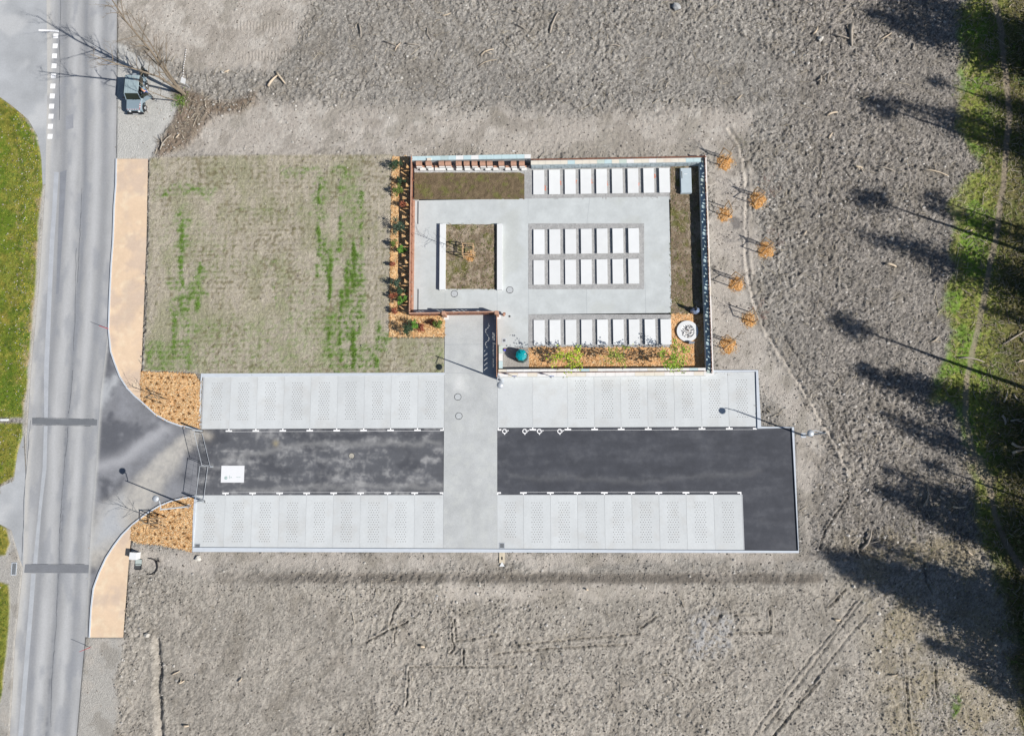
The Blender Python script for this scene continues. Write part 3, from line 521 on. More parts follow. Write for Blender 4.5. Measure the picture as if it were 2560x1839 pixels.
b4 = bed('mulch_bed', [(1322, 868), (1677, 868), (1677, 785), (1757, 785), (1762, 925), (1322, 925)], .06, mulchM, lambda *a: mcol(*a)*np.array([.95, .86, .82]), mh)
b5 = bed('soil_bed', [(1676, 416), (1757, 412), (1758, 785), (1677, 785)], .05, soilM, scol, lambda px, py, x, y: .12*(fbm(x, y, .4, 3, 135)-.5))
b6 = bed('planted_bed', [(1036, 432), (1300, 432), (1311, 436), (1311, 499), (1036, 499)], .06, soilM, brcol, lambda px, py, x, y: .10*(fbm(x, y, .3, 3, 137)-.5))
b7 = bed('soil_bed', [(1114, 562), (1242, 562), (1242, 723), (1114, 723)], .13, soilM, lambda *a: mix(scol(*a), ph(196, 178, 158), ss(.45, .65, fbm(a[2], a[3], .35, 3, 141))*.5), lambda px, py, x, y: .12*(fbm(x, y, .35, 3, 139)-.5))
bed('gravel_bed', [(1311, 414), (1676, 410), (1676, 499.5), (1311, 499.5)], .045, gravM, gc, gh, .14); bed('gravel_bed', [(1321, 559), (1610, 559), (1610, 723), (1321, 723)], .062, gravM, gc, gh, .14)
bed('gravel_bed', [(1321, 786), (1677, 786), (1677, 869), (1321, 869)], .062, gravM, gc, gh, .14)
bed('gravel_bed', [(1036, 396), (1311, 396), (1311, 436), (1300, 433), (1036, 433)], .03, gravM, lambda *a: gc(*a)*1.1, gh, .14)
bed('gravel_bed', [(1258, 869), (1322, 869), (1322, 922), (1258, 922)], .072, gravM, lambda *a: gc(*a)*np.array([.95, .9, .84]), gh, .14)
# chips and short straw lying on the mulch
def chips(bd, n, cols, name, L=(.08, .2), wd=.03, seed=1, parent=None):
    o, x, y, z = bd; rg = random.Random(seed); mb = MB()
    for k in range(n):
        i = rg.randrange(len(x)); a = rg.random()*6.3; l = rg.uniform(*L)/2; w2 = wd*rg.uniform(.5, 1.2); X0 = x[i]+rg.uniform(-.08, .08); Y0 = y[i]+rg.uniform(-.08, .08); Z0 = z[i]+rg.uniform(.01, .045); t = rg.uniform(-.4, .4)
        ca_, sa = math.cos(a), math.sin(a); c = np.array(cols[rg.randrange(len(cols))])*rg.uniform(.7, 1.15)
        mb.add([(X0-ca_*l-sa*w2, Y0-sa*l+ca_*w2, Z0-t*l), (X0-ca_*l+sa*w2, Y0-sa*l-ca_*w2, Z0-t*l), (X0+ca_*l+sa*w2, Y0+sa*l-ca_*w2, Z0+t*l+.01), (X0+ca_*l-sa*w2, Y0+sa*l+ca_*w2, Z0+t*l)], [(0, 1, 2, 3)], c)
    return mk(name, mb, mulchM, o, stuff=True)
chc = [ph(246, 212, 164), ph(238, 190, 132), ph(226, 176, 122), ph(250, 222, 180), ph(196, 142, 90)]
for i, (b, n) in enumerate(((b1, 3500), (b2, 3500), (b3, 3500), (b4, 3200))): chips(b, n, chc, 'wood_chips', seed=i)
for i, (b, n) in enumerate(((b5, 1500), (b7, 1200))): chips(b, n, [ph(190, 176, 150), ph(150, 130, 100), ph(110, 120, 60)], 'dry_litter', (.08, .22), .02, 20+i)
def ordw(n):
    a = ['zeroth', 'first', 'second', 'third', 'fourth', 'fifth', 'sixth', 'seventh', 'eighth', 'ninth', 'tenth', 'eleventh', 'twelfth', 'thirteenth', 'fourteenth', 'fifteenth', 'sixteenth', 'seventeenth', 'eighteenth', 'nineteenth']
    return a[n] if n < 20 else ['twentieth', 'thirtieth', 'fortieth', 'fiftieth'][n//10-2] if n % 10 == 0 else ['twenty', 'thirty', 'forty', 'fifty'][n//10-2]+'-'+a[n % 10]
# dark young plug plants in the entrance beds
rg = random.Random(5)
plug = MB()
for k in range(26): q = (rg.gauss(0, .05), rg.gauss(0, .05), rg.uniform(.02, .14)); plug.leaf(q, .13, .045, rg, ph(160, 112, 62)*rg.uniform(.4, 1.0))
first = None
for bx_, (cx0, cy0, cx1, cy1), poly, where in ((b1, (305, 935, 498, 1066), bedU, 'upper entrance bed'), (b2, (333, 1250, 480, 1370), bedLo, 'lower entrance bed')):
    yy = cy0+8; r = 0; cnt = 0
    while yy < cy1-4:
        xx = cx0+8+(r % 2)*9
        while xx < cx1-6:
            qx, qy = xx+rg.uniform(-4, 4), yy+rg.uniform(-3, 3)
            if pmask(np.array([qx]), np.array([qy]), poly, 5)[0] > .95 and rg.random() < .9:
                a, b = W(qx, qy); s = rg.uniform(.55, 1.1)
                if first is None:
                    o = mk('seedling', plug, leafA); first = o
                else: o = first.copy(); C.objects.link(o)
                o.location = (a, b, .09); o.rotation_euler = (0, 0, rg.random()*6); o.scale = (s, s, s)
                cnt += 1; tag(o, 'brown seedling, %s from the left in the %s row of the %s' % (ordw(cnt), ordw(r+1), where), 'seedling', 'seedlings in the '+where)
            xx += 18.5
        yy += 15; r += 1; cnt = 0
# ------------------------------------------------------------------ loose material on the soil
SC = np.random.RandomState(9)
def scatter(n, mask, thr=.2):
    out = []
    while len(out) < n:
        x = SC.uniform(-55.5, 49, 4000); y = SC.uniform(-29.5, 47.5, 4000); r = SC.rand(4000)
        j = np.clip(np.searchsorted(gy, y), 1, ny_-1); i = np.clip(np.searchsorted(gx, x), 1, nx_-1); m = mask[j, i]
        for k in np.nonzero(r*(1-thr)+thr < m)[0]: out.append((x[k], y[k], HG[j[k], i[k]]))
    return out[:n]
rg = random.Random(11)
mb = MB()
for x, y, z in scatter(46000, np.clip(MASKS['rough']+.10*MASKS['pale'], 0, 1)*(1-MASKS['green'])*(1-MASKS['paved']), .03):
    s = rg.uniform(.03, .10); q = ph(166, 158, 149)*rg.choice((.5, .75, .9, 1, 1.15, 1.45)); h_ = rg.random()*1.6; c_, s_ = math.cos(h_)*s, math.sin(h_)*s; k = rg.uniform(.6, 1.3)
    mb.add([(x+c_*k, y+s_*k, z), (x-s_, y+c_, z), (x-c_*k, y-s_*k, z), (x+s_, y-c_, z), (x+rg.uniform(-.3, .3)*s, y+rg.uniform(-.3, .3)*s, z+s*rg.uniform(.7, 1.4))], [(0, 1, 4), (1, 2, 4), (2, 3, 4), (3, 0, 4)], q)
o = mk('clods', mb, soilM); tag(o, 'grey clods of churned earth scattered over the bare ground', 'clods', kind='stuff')
mb = MB()
for x, y, z in scatter(4200, np.clip(MASKS['rough']*.8+MASKS['pale']*.25+MASKS['brush'], 0, 1)*(1-MASKS['green'])*(1-MASKS['paved'])*(1-MASKS['lawn'])): s = abs(rg.gauss(.02, .055))+.03; s = min(s, .17); mb.blob((x, y, z+s*.15), s, rg, ph(212, 206, 198)*rg.uniform(.65, 1.15))
o = mk('stones', mb, soilM); tag(o, 'pale stones strewn over the bare ground around the cemetery', 'stones', kind='stuff')
mb = MB()
for x, y, z in scatter(5200, np.clip(MASKS['rough']*.5*(1-.5*(MASKS['pale'] > .3))+MASKS['green']*.6+MASKS['brush']*1.2, 0, 1)):
    if toPx(float(x), float(y))[1] > 1380 and rg.random() < .7: continue
    a = rg.random()*PI*2; L = rg.uniform(.12, .42) if rg.random() < .8 else rg.uniform(.4, .9); b = a+rg.gauss(0, .5); c = ph(204, 192, 172)*rg.uniform(.45, 1.15)
    p1 = (x+math.cos(a)*L, y+math.sin(a)*L, z+.05+rg.uniform(0, .06)); p1 = (p1[0], p1[1], p1[2]+.04); p2 = (p1[0]+math.cos(b)*L*.7, p1[1]+math.sin(b)*L*.7, z+.07)
    mb.tube([(x, y, z+.04), p1, p2], [.028, .022, .010], 3, c, False)
for x, y, z in scatter(2600, MASKS['green']*(1-.7*(MASKS['rough'] > .8))):
    if toPx(float(x), float(y))[0] < 2455: continue
    a = rg.random()*PI*2; L = rg.uniform(.2, 1.1); c = ph(186, 176, 156)*rg.uniform(.35, 1.05); mb.tube([(x, y, z+.08), (x+math.cos(a)*L*.5, y+math.sin(a)*L*.5, z+.2), (x+math.cos(a+.3)*L, y+math.sin(a+.3)*L, z+.1)], [.03, .022, .01], 3, c, False)
o = mk('twigs', mb, soilM); tag(o, 'thin dry twigs and roots littering the churned ground', 'twigs', kind='stuff')
def blades(n, mask, cols, h, name, label, spread=.09, nb=4, wd=.022):
    mb = MB()
    for x, y, z in scatter(n, mask):
        c = cols[rg.randrange(len(cols))]*rg.uniform(.65, 1.25)
        for k in range(nb):
            a = rg.random()*6.3; hh = h*rg.uniform(.6, 1.4); dx, dy = math.cos(a), math.sin(a); sx, sy = x+rg.gauss(0, spread*.5), y+rg.gauss(0, spread*.5); l = hh*rg.uniform(.5, 1.4)
            mb.add([(sx-dy*wd, sy+dx*wd, z-.01), (sx+dy*wd, sy-dx*wd, z-.01), (sx+dx*l, sy+dy*l, z+hh)], [(0, 1, 2)], c)
    o = mk(name, mb, leafA); return tag(o, label, 'grass', kind='stuff')
blades(12000, MASKS['green'], [ph(122, 150, 60), ph(178, 166, 116), ph(150, 140, 92), ph(96, 122, 46), ph(200, 186, 140)], .16, 'wild_grass', 'long green and straw coloured grass along the footpath at the right', .12, 4, .024)
blades(2600, MASKS['semi'], [ph(190, 172, 128), ph(160, 148, 108), ph(130, 140, 70)], .1, 'dry_grass', 'thin dry grass on the bare slope at the lower right', .1, 3, .018)
blades(9000, MASKS['verge'], [ph(118, 138, 40), ph(150, 146, 56), ph(92, 124, 36), ph(84, 104, 34)], .09, 'verge_grass', 'mossy green and yellow grass of the roadside verge', .1, 4, .024)
blades(7000, np.clip(MASKS['lawn'], 0, 1), [ph(104, 136, 54), ph(124, 150, 66)], .06, 'lawn_grass', 'young green grass sprouting in patches on the sown lawn', .1, 3, .016)
mb = MB()
vy_ = [p for p in scatter(2500, MASKS['verge'], .6) if 40 < toPx(float(p[0]), float(p[1]))[0]]
for x, y, z in vy_[:420]: mb.blob((x, y, z+.09), rg.uniform(.025, .05), rg, ph(236, 220, 60) if rg.random() < .7 else ph(235, 232, 225))
tag(mk('verge_flowers', mb, leafA), 'tiny yellow and white flowers dotted along the roadside verge', 'flowers', kind='stuff')
# single branches and logs that can be picked out
def stick(x0_, y0_, x1_, y1_, w_, label, m=None, name='branch', bend=.12, fork=0):
    a = W3(x0_, y0_); b = W3(x1_, y1_); w_ = w_*1.25; a.z = gz(a.x, a.y)+.12; b.z = gz(b.x, b.y)+.12; d = b-a; n = Vector((-d.y, d.x, 0)); k = rg.uniform(-bend, bend)
    P = [a, a.lerp(b, .35)+n*k+Vector((0, 0, .06)), a.lerp(b, .7)+n*k*.8+Vector((0, 0, .05)), b]; mb = MB(); mb.tube(P, [w_, w_*.9, w_*.75, w_*.45], 6)
    for f in range(fork): q = P[1+f % 2]; mb.tube([q, q+(d*.35+n*rg.choice((-.4, .4)))+Vector((0, 0, .08))], [w_*.6, w_*.25], 5)
    one(name, mb, m or greyWoodM, label, 'log' if name == 'log' else 'branch', 'fallen wood around the clearing', True)
SK = [(897, 60, 903, 95, .06, 'upright grey branch on churned soil north of the lawn'), (672, 218, 695, 190, .11, 'thick pale plank-like log at the edge of the rough soil'), (690, 180, 715, 212, .09, 'darker log crossing behind the pale plank-like log'),
 (960, 105, 1000, 122, .05, 'slanting grey branch right of the upright branch, north of the columbarium'), (988, 128, 1002, 108, .05, 'pale orange split branch touching the slanting grey branch'), (1014, 110, 1047, 114, .06, 'short grey branch lying level above the columbarium'), (1069, 72, 1083, 107, .05, 'steep thin branch near the top above the columbarium'),
 (1104, 40, 1127, 34, .05, 'small pale curved branch near the top middle'), (1202, 140, 1235, 125, .06, 'crooked pale branch north of the first tombs', 1), (1196, 168, 1242, 152, .03, 'long thin straight stick below the crooked pale branch'), (1258, 108, 1280, 125, .04, 'thin dark stick leaning right near the top middle'),
 (1375, 84, 1396, 32, .08, 'long grey log slanting up near the top middle'), (1284, 30, 1310, 42, .05, 'short branch at the upper middle beside the long slanting log'), (1290, 64, 1318, 80, .05, 'short brown branch left of the foot of the long slanting log'), (1518, 117, 1550, 118, .06, 'rust coloured curved root above the middle tombs'),
 (1478, 96, 1486, 102, .05, 'tiny forked twig left of the rust coloured root', 1), (1675, 262, 1685, 246, .05, 'short thick stick just north of the northeast corner'), (1842, 252, 1855, 238, .05, 'pale short stick northeast of the corner tree'), (2032, 86, 2044, 68, .07, 'pale split stick lying upper right, left of the upright stump log'),
 (2128, 64, 2128, 118, .17, 'thick upright dark log in the upper right'), (2082, 90, 2120, 100, .07, 'branch with roots touching the thick upright dark log', 1), (2200, 100, 2228, 84, .06, 'curved pale branch right of the thick upright dark log', 1), (2280, 124, 2285, 108, .06, 'short dark branch by the edge of the tall tree shadow'),
 (2050, 190, 2048, 215, .09, 'dark root pointing down in the upper right', 2), (2072, 184, 2068, 208, .06, 'curved thin root right of the dark root', 0), (2155, 250, 2172, 242, .07, 'pale stub of wood under the thin tree shadows'), (2066, 290, 2092, 282, .09, 'broad pale split log right of the northeast mulch trees'),
 (2072, 346, 2082, 332, .08, 'pale slanting chunk of wood above the long tree shadows'), (2135, 415, 2155, 420, .09, 'forked pale root pair above the trunk shadow', 2), (2190, 418, 2235, 430, .07, 'long broken root lying above the trunk shadow', 1), (2305, 425, 2370, 440, .06, 'long straight pale branch close to the grass edge'),
 (2213, 660, 2240, 667, .11, 'pale log lying alone in the middle of the right clearing'), (2007, 588, 2015, 578, .06, 'small white curved stick right of the planted trees'), (2325, 855, 2345, 842, .05, 'crossed pale sticks just left of the footpath', 1), (2416, 580, 2430, 575, .07, 'short white stick across the grass left of the footpath'), (2040, 770, 2048, 742, .04, 'thin upright stick east of the parking area'),
 (2308, 1265, 2318, 1210, .07, 'long thin log lying in the large lower shadow'), (2348, 1238, 2362, 1250, .09, 'short thick log in the large lower shadow'), (2380, 1266, 2414, 1266, .08, 'level pale log in the large lower shadow'), (2152, 1372, 2176, 1322, .10, 'dark leaning log beside the lower shadow tip', 1), (2416, 1375, 2430, 1386, .07, 'pale short log at the lower right in the shade'),
 (2375, 1135, 2372, 1118, .09, 'grey block of wood in the shade left of the path fork'), (2150, 1393, 2140, 1360, .05, 'thin leaning stick below the dark leaning log'), (560, 182, 574, 176, .08, 'pale sawn branch end by the top of the brush heap', 1), (440, 347, 452, 338, .07, 'orange split branch in the brush heap'), (404, 378, 432, 340, .06, 'long dark branch arching over the foot of the brush heap', 1),
 (2085, 1547, 2102, 1548, .09, 'white sawn block beside the lower diagonal tracks'), (2224, 1686, 2242, 1684, .04, 'thin pale stick beside the lower right tracks'), (1052, 1613, 1062, 1616, .11, 'pale square chunk of wood in the lower tracks'), (430, 1685, 450, 1676, .05, 'pale splinter lying in the lower left field'), (447, 1706, 462, 1700, .08, 'forked pale root in the lower left field', 1),
 (596, 1703, 606, 1692, .05, 'short dark stick right of the forked pale root'), (460, 1812, 474, 1812, .09, 'white short block near the bottom left'), (1464, 1470, 1470, 1474, .07, 'small white stub just below the ditch')]
for s in SK: stick(*s[:5], s[5], m=paleWoodM if ('pale' in s[5] or 'white' in s[5] or 'orange' in s[5]) else greyWoodM, name='log' if ('log' in s[5] or 'block' in s[5] or 'chunk' in s[5]) else 'branch', fork=s[6] if len(s) > 6 else 0)
for i, (a, b, c, d, t) in enumerate(((2508, 860, 2570, 822, 'long pole slanting across the right edge above the stumps'), (2555, 845, 2562, 862, 'short rail lying under the slanting pole'), (2542, 905, 2560, 900, 'white stick at the right edge below the slanting pole'), (2508, 1005, 2518, 975, 'leaning white log right of the footpath'),
                                     (2533, 985, 2548, 1003, 'pale broken log beside the leaning white log'), (2504, 1038, 2512, 1062, 'thick bluish grey log standing out right of the footpath'), (2528, 1107, 2560, 1118, 'broken pale trunk at the right edge'), (2530, 1132, 2560, 1124, 'splintered pale stump at the right edge'), (2536, 1048, 2575, 1075, 'long grey limb reaching the right edge'), (2525, 1052, 2570, 1050, 'thin level limb above the long grey limb'), (2395, 895, 2460, 905, 'short stick beside the thin trunk shadow'))):
    stick(a, b, c, d, .11 if i in (5, 6, 7) else .07, t, paleWoodM if i in (3, 6, 7, 2) else greyWoodM, 'log')
for x, y, s, t in ((1690, 21, .5, 'big grey rock casting a dark shadow near the top'), (558, 182, .25, 'light rock in the brush at the left'), (2050, 100, .34, 'rounded rock with a dark hollow in the upper right'), (1984, 132, .22, 'grey rock left of the rounded rock'), (2012, 140, .2, 'pair of pale rocks right of the grey rock'), (497, 1396, .34, 'whitish boulder just outside the lower left parking corner'),
                (1200, 1462, .16, 'white round stone in the dark ditch'), (1193, 1482, .18, 'cream round stone below the ditch'), (1142, 1504, .16, 'pale round stone south of the walkway end'), (1093, 1488, .15, 'light grey stone left of the cream round stone'), (1613, 1468, .14, 'white stone below the lower right bays'), (2132, 1465, .22, 'pale flat rock at the shadow tip'), (2198, 1533, .2, 'pale rock under the big lower shadow'), (2199, 1626, .16, 'pale oval stone between the lower tracks'), (2195, 1680, .18, 'bright angular stone between the lower tracks'), (370, 1586, .3, 'white sack-like rock at the lower end of the pavement')):
    a, b = W(x, y); mb = MB(); mb.blob((a, b, gz(a, b)+s*.25), s, rg, ph(190, 190, 190) if 'grey' in t else ph(226, 220, 210), .8); one('rock', mb, soilM, t, 'rock', 'single rocks on the bare ground')
# ------------------------------------------------------------------ tombs
TG = 'white slab covered tombs'
tomb0 = None
rows = [('top row', 9, 1333.1, 39.28, 425.2, 485.8, -.62, -.6, 0.0), ('upper middle row', 7, 1333.8, 39.45, 573.7, 635.2, -.53, -.53, .06), ('lower middle row', 7, 1333.8, 39.45, 650.4, 711.4, -.55, -.45, .0), ('bottom row', 9, 1334.2, 39.63, 799.7, 862.1, -.28, -.18, .0)]
ordn = ['first', 'second', 'third', 'fourth', 'fifth', 'sixth', 'seventh', 'eighth', 'ninth']
for rn, n, xs, pt, ya, yb_, da, db, ex in rows:
    for i in range(n):
        h = .17+.014*i+ex*.8; x_ = xs+pt*i
        a = W(x_, ya+da*i, h); b = W(x_+27.9, yb_+db*i, h); cx = (a[0]+b[0])/2; cy = (a[1]+b[1])/2; wx, wy = abs(b[0]-a[0]), abs(a[1]-b[1])
        T = thing('tomb', (cx, cy, .05), '%s tomb from the left in the %s, plain white slab%s' % (ordn[i], rn, ''), 'tomb', TG)
        mb = MB(); mb.box((cx, cy, -.1), (wx-.06, wy-.06, h+.04)); mk('vault', mb, vaultM, T)
        mb = MB(); mb.box((cx, cy, h-.06), (wx, wy, .06)); mk('lid', mb, whiteM, T)
        if rn == 'top row' and i > 1: pass
om = mat('orange_spray', (.62, .17, .08), rough=.9, var=.5, vs_=14)
for x, y, q_ in ((1401, 458, 'second and third'), (1440, 458, 'third and fourth'), (1479, 455, 'fourth and fifth'), (1518, 459, 'fifth and sixth'), (1597, 460, 'seventh and eighth'), (1637, 443, 'eighth and ninth'), (1363, 470, 'first and second')):
    a, b = W(x, y); mb = MB()
    for k in range(7): mb.box((a+rg.uniform(-.06, .06), b+rg.uniform(-.25, .25), .062), (rg.uniform(.04, .09), rg.uniform(.06, .14), .006+.001*k), rg.random()*3)
    one('paint_mark', mb, om, 'orange paint mark on the gravel between the %s top row tombs' % q_, 'paint mark', 'orange marks between the top row tombs')
# white low walls of the garden square
for x_a, x_b, t in ((1099.7, 1113.0, 'long white bench wall on the left side of the garden square'), (1242.6, 1255.6, 'long white bench wall on the right side of the garden square')):
    h = .42; a = W(x_a, 559.4, h); b = W(x_b, 723.8, h); mb = MB(); mb.prism([(a[0], b[1]), (b[0], b[1]), (b[0], a[1]), (a[0], a[1])], -.1, h); one('bench_wall', mb, whiteM, t, 'bench', 'white bench walls')
# grey blue vault in the north-east soil bed
h = .50; a = W(1700.6, 420, h); b = W(1729.8, 481.6, h); cx, cy = (a[0]+b[0])/2, (a[1]+b[1])/2; wx, wy = b[0]-a[0], a[1]-b[1]
T = thing('ossuary', (cx, cy, .05), 'pale blue grey ossuary block with dark slot and small plate in the soil bed', 'tomb')
om_ = mat('ossuary_granite', ph(198, 211, 218), rough=.6, var=.04)
mb = MB(); mb.box((cx, cy, -.1), (wx, wy, h+.1-.03)); mk('vault', mb, om_, T); mb = MB(); mb.box((cx, cy, h-.03), (wx-.08, wy-.08, .04)); mk('lid', mb, om_, T)
mb = MB(); mb.box((cx-wx/2+.13, cy+wy*.22, h+.008), (.07, .72, .006)); mk('slot', mb, holeM, T); mb = MB(); mb.box((cx-.02, cy+wy*.25, h+.008), (.32, .05, .02)); mk('plate', mb, whiteM, T)
# ------------------------------------------------------------------ walls with stone coping and cut steel screens
def inside_cut(u, v, Hh, kind):
    if v < .07 or v > Hh-.06 or u < .05: return False
    if kind == 'w':
        s = u % 1.9; t = v/Hh
        for cx_, cy_, k, r in ((.25, .62, 1.3, .10), (.62, .6, -1.4, .08)):
            d = (s-cx_)-k*(t-cy_)*.35
            if abs(t-cy_) < .30 and abs(d) < r*(.30+.30*math.sin(9*t+cx_*5)) : return True
            if ((s-cx_-.1)/.07)**2+((t-cy_-.27)/.09)**2 < 1: return True
        return (.95 < s < 1.35 and .25+abs(s-1.1)*1.1 < t < .55) or (1.45 < s < 1.8 and .45+abs(s-1.7)*1.2 < t < .78)
    s = u % 2.5; t = v/Hh
    if ((s-.12)/.09)**2+((t-.55)/.26)**2 < 1 or ((s-.42)/.08)**2+((t-.42)/.22)**2 < 1: return True
    q = .5+.28*math.sin(s*9.5)*math.cos(s*3)
    return .6 < s < 2.3 and abs(t-q) < .10+.06*math.sin(s*23) and math.sin(s*17+1) > .0
def panel(L_, Hh, kind, cell=.035):
    nu, nv = int(L_/cell), int(Hh/cell); V = {}; F = []; P = []
    def vid(i, j):
        if (i, j) not in V: V[(i, j)] = len(P); P.append((i*L_/nu, 0, j*Hh/nv))
        return V[(i, j)]
    for i in range(nu):
        for j in range(nv):
            if not inside_cut((i+.5)*L_/nu, (j+.5)*Hh/nv, Hh, kind): F.append((vid(i, j), vid(i+1, j), vid(i+1, j+1), vid(i, j+1)))
    nq = len(P); edges = {}
    for f in F:
        for k in range(4): e = (f[k], f[(k+1) % 4]); edges[e] = 1
    P2 = P+[(p[0], .012, p[2]) for p in P]; F2 = list(F)+[tuple(i+nq for i in f[::-1]) for f in F]+[(b, a, a+nq, b+nq) for a, b in edges if (b, a) not in edges]
    me = mesh('panel', P2, F2); me.materials.append(cortM); return me
PC = {}
def screen(root, a, b, z, Hh, kind, plen, m=None):
    a = Vector(a); b = Vector(b); L_ = (b-a).length; n = max(1, round(L_/plen)); pl = L_/n; rz = math.atan2(b.y-a.y, b.x-a.x); o0 = LOC[root.name]
    key = (round(pl, 3), Hh, kind)
    if key not in PC: PC[key] = panel(pl-.01, Hh, kind)
    for i in range(n):
        p = a.lerp(b, i/n); o = bpy.data.objects.new('panel', PC[key]); C.objects.link(o); o.parent = root; o.location = (p.x-o0[0], p.y-o0[1], z-o0[2]); o.rotation_euler = (0, 0, rz)
def coping(root, a, b, w_, z, pitch, th=.05, pal=None, seed=0):
    a = Vector(a); b = Vector(b); L_ = (b-a).length; n = round(L_/pitch); d = (b-a)/n; t = (b-a).normalized(); nn = Vector((-t.y, t.x))*w_/2; g = random.Random(seed)
    for i in range(n):
        p = a+d*i+t*.006; q_ = a+d*(i+1)-t*.006; e = g.uniform(0, .008); mb = MB(); mb.prism([p-nn, q_-nn, q_+nn, p+nn], z-th, z+e)
        mk('coping_stone', mb, tiles[g.choice(pal)], root)
hC = .85
# north wall: wide coping behind the columbarium, then the narrow one with a steel screen behind it
hn = 1.05
a = W(1026, 401.3, hn); b = W(1327, 385.6, hn); a2 = W(1327, 404.5, hn); b2_ = W(1752, 393.5, hn)
NW = thing('stone_wall', (a[0], a[1], 0), 'wide stone wall capped with pale blue green slabs behind the columbarium', 'wall')
mb = MB(); mb.prism([(a[0]+.02, a[1]+.02), (b[0]-.02, a[1]+.02), (b[0]-.02, b[1]-.02), (a[0]+.02, b[1]-.02)], -.2, hn-.05); mk('masonry', mb, stoneM, NW)
ym = (a[1]+b[1])/2; coping(NW, (a[0], ym), (b[0]-.62, ym), b[1]-a[1], hn, .72, pal=[0, 0, 1, 4, 0, 3], seed=3); coping(NW, (b[0]-.62, ym), (b[0], ym), b[1]-a[1]-.02, hn+.001, .62, pal=[3], seed=1)
mb = MB(); mb.box((W(1073, 396, hn)[0], W(1073, 396, hn)[1]-.12, hn), (.42, .24, .1)); mk('light_block', mb, tiles[5], NW)
N2 = thing('stone_wall', (a2[0], a2[1], 0), 'long north stone wall with cream coping slabs and a rusty steel screen', 'wall')
yq = (a2[1]+W(1752, 403.5, hn)[1])/2; yq1 = yq+.18
mb = MB(); mb.prism([(a2[0]+.005, yq-.18), (b2_[0], yq-.18), (b2_[0], yq+.30), (a2[0]+.005, yq+.30)], -.2, hn-.05); mk('masonry', mb, stoneM, N2)
coping(N2, (a2[0]+.005, yq+.02), (b2_[0], yq+.02), .38, hn, .72, pal=[2, 3, 5, 2, 1, 3, 2, 0], seed=8); screen(N2, (a2[0], yq+.27), (b2_[0]+.5, yq+.27), hn-.1, .42, 'e', 2.5)
g = random.Random(4); xx = a2[0]+.05
while xx < b2_[0]-.3:
    ww = g.uniform(.28, .5); z = .06
    for r in range(3): hh = g.uniform(.26, .31); mb = MB(); mb.box((xx+ww/2+g.uniform(-.03, .03), yq-.19, z), (ww-.03, .05+g.uniform(0, .02), hh-.03)); mk('stone', mb, stoneM, N2); z += hh
    xx += ww
# east wall
xa0 = W(1753.5, 392, hC)[0]; xb0 = W(1769.5, 392, hC)[0]; yA = W(1760, 388, hC)[1]; yB = W(1775, 933, hC)[1]
xa0 = (xa0+W(1768-7.5, 920, hC)[0])/2; xb0 = (xb0+W(1780.5, 920, hC)[0])/2
EW = thing('stone_wall', (xa0, yB, 0), 'long east wall with shaded coping and a cut out rusty steel screen', 'wall')
mb = MB(); mb.prism([(xa0+.03, yB), (xb0-.03, yB), (xb0-.03, yA), (xa0+.03, yA)], -.2, hC-.05); mk('masonry', mb, vaultM, EW)
ws = xb0-xa0; coping(EW, (xa0+ws*.33, yB), (xa0+ws*.33, yA), ws*.66, hC, .76, pal=[0, 4, 1, 0], seed=12); coping(EW, (xb0-ws*.17, yB), (xb0-ws*.17, yA), ws*.33, hC+.001, .9, pal=[3, 3, 3, 2], seed=13)
screen(EW, (xa0+ws*.68, yB), (xa0+ws*.68, yA), hC-.02, .50, 'e', 2.5)
# south wall
ys0 = W(1500, 921, hC)[1]; ys1 = W(1500, 940, hC)[1]; xs0 = W(1246, 930, hC)[0]
SW = thing('stone_wall', (xs0, ys1, 0), 'white south wall with pale coping along the parking bays', 'wall')
mb = MB(); mb.prism([(xs0, ys1+.02), (xa0+.02, ys1+.02), (xa0+.02, ys0-.02), (xs0, ys0-.02)], -.2, hC-.05); mk('masonry', mb, whiteM, SW)
wS = ys0-ys1; coping(SW, (xs0, ys0-wS*.22), (xa0, ys0-wS*.22), wS*.42, hC, .76, pal=[3, 2, 3, 0, 3], seed=20); coping(SW, (xs0, ys1+wS*.25), (xb0, ys1+wS*.25), wS*.5, hC-.004, .9, pal=[3, 3, 2], seed=22)
screen(SW, (xs0, ys0-wS*.5), (xa0, ys0-wS*.5), hC-.02, .26, 'e', 2.5)
# low west wall of the south garden
hw = .5; a = W(1247, 864, hw); b = W(1256.5, 921, hw)
LW = thing('low_wall', (a[0], b[1], 0), 'short low wall with pale blue and cream slabs beside the composter', 'wall')
mb = MB(); mb.prism([(a[0]+.02, b[1]), (b[0]-.02, b[1]), (b[0]-.02, a[1]), (a[0]+.02, a[1])], -.1, hw-.05); mk('masonry', mb, vaultM, LW); coping(LW, ((a[0]+b[0])/2, b[1]), ((a[0]+b[0])/2, a[1]), b[0]-a[0], hw, .68, pal=[0, 3, 1], seed=2)
# west steel screen
hW = 1.3; xw = W(1025, 600, hW)[0]; yw0 = W(1025, 786, 0)[1]; yw1 = W(1026, 403, 0)[1]
WS = thing('steel_screen', (xw, yw0, 0), 'long rusty steel screen with cut out birds between the mulch bed and the courtyard', 'screen')
screen(WS, (xw, yw0), (xw, yw1), .05, hW-.05, 'w', 1.9)
mb = MB(); mb.prism([(xw-.02, yw0), (xw+.10, yw0), (xw+.10, yw1), (xw-.02, yw1)], hW, hW+.02); mk('top_rail', mb, cort2M, WS)
mb = MB(); mb.prism([(xw+.02, yw0+.1), (cxL+.02, yw0+.1), (cxL+.02, cyT), (xw+.02, cyT)], .04, .10); mk('base_ledge', mb, cort2M, WS)
mb = MB()
for k in range(9): mb.box((xw+.06, yw0+.4+k*(yw1-yw0-.6)/8, 0), (.08, .05, hW))
mk('stiffeners', mb, cortM, WS)
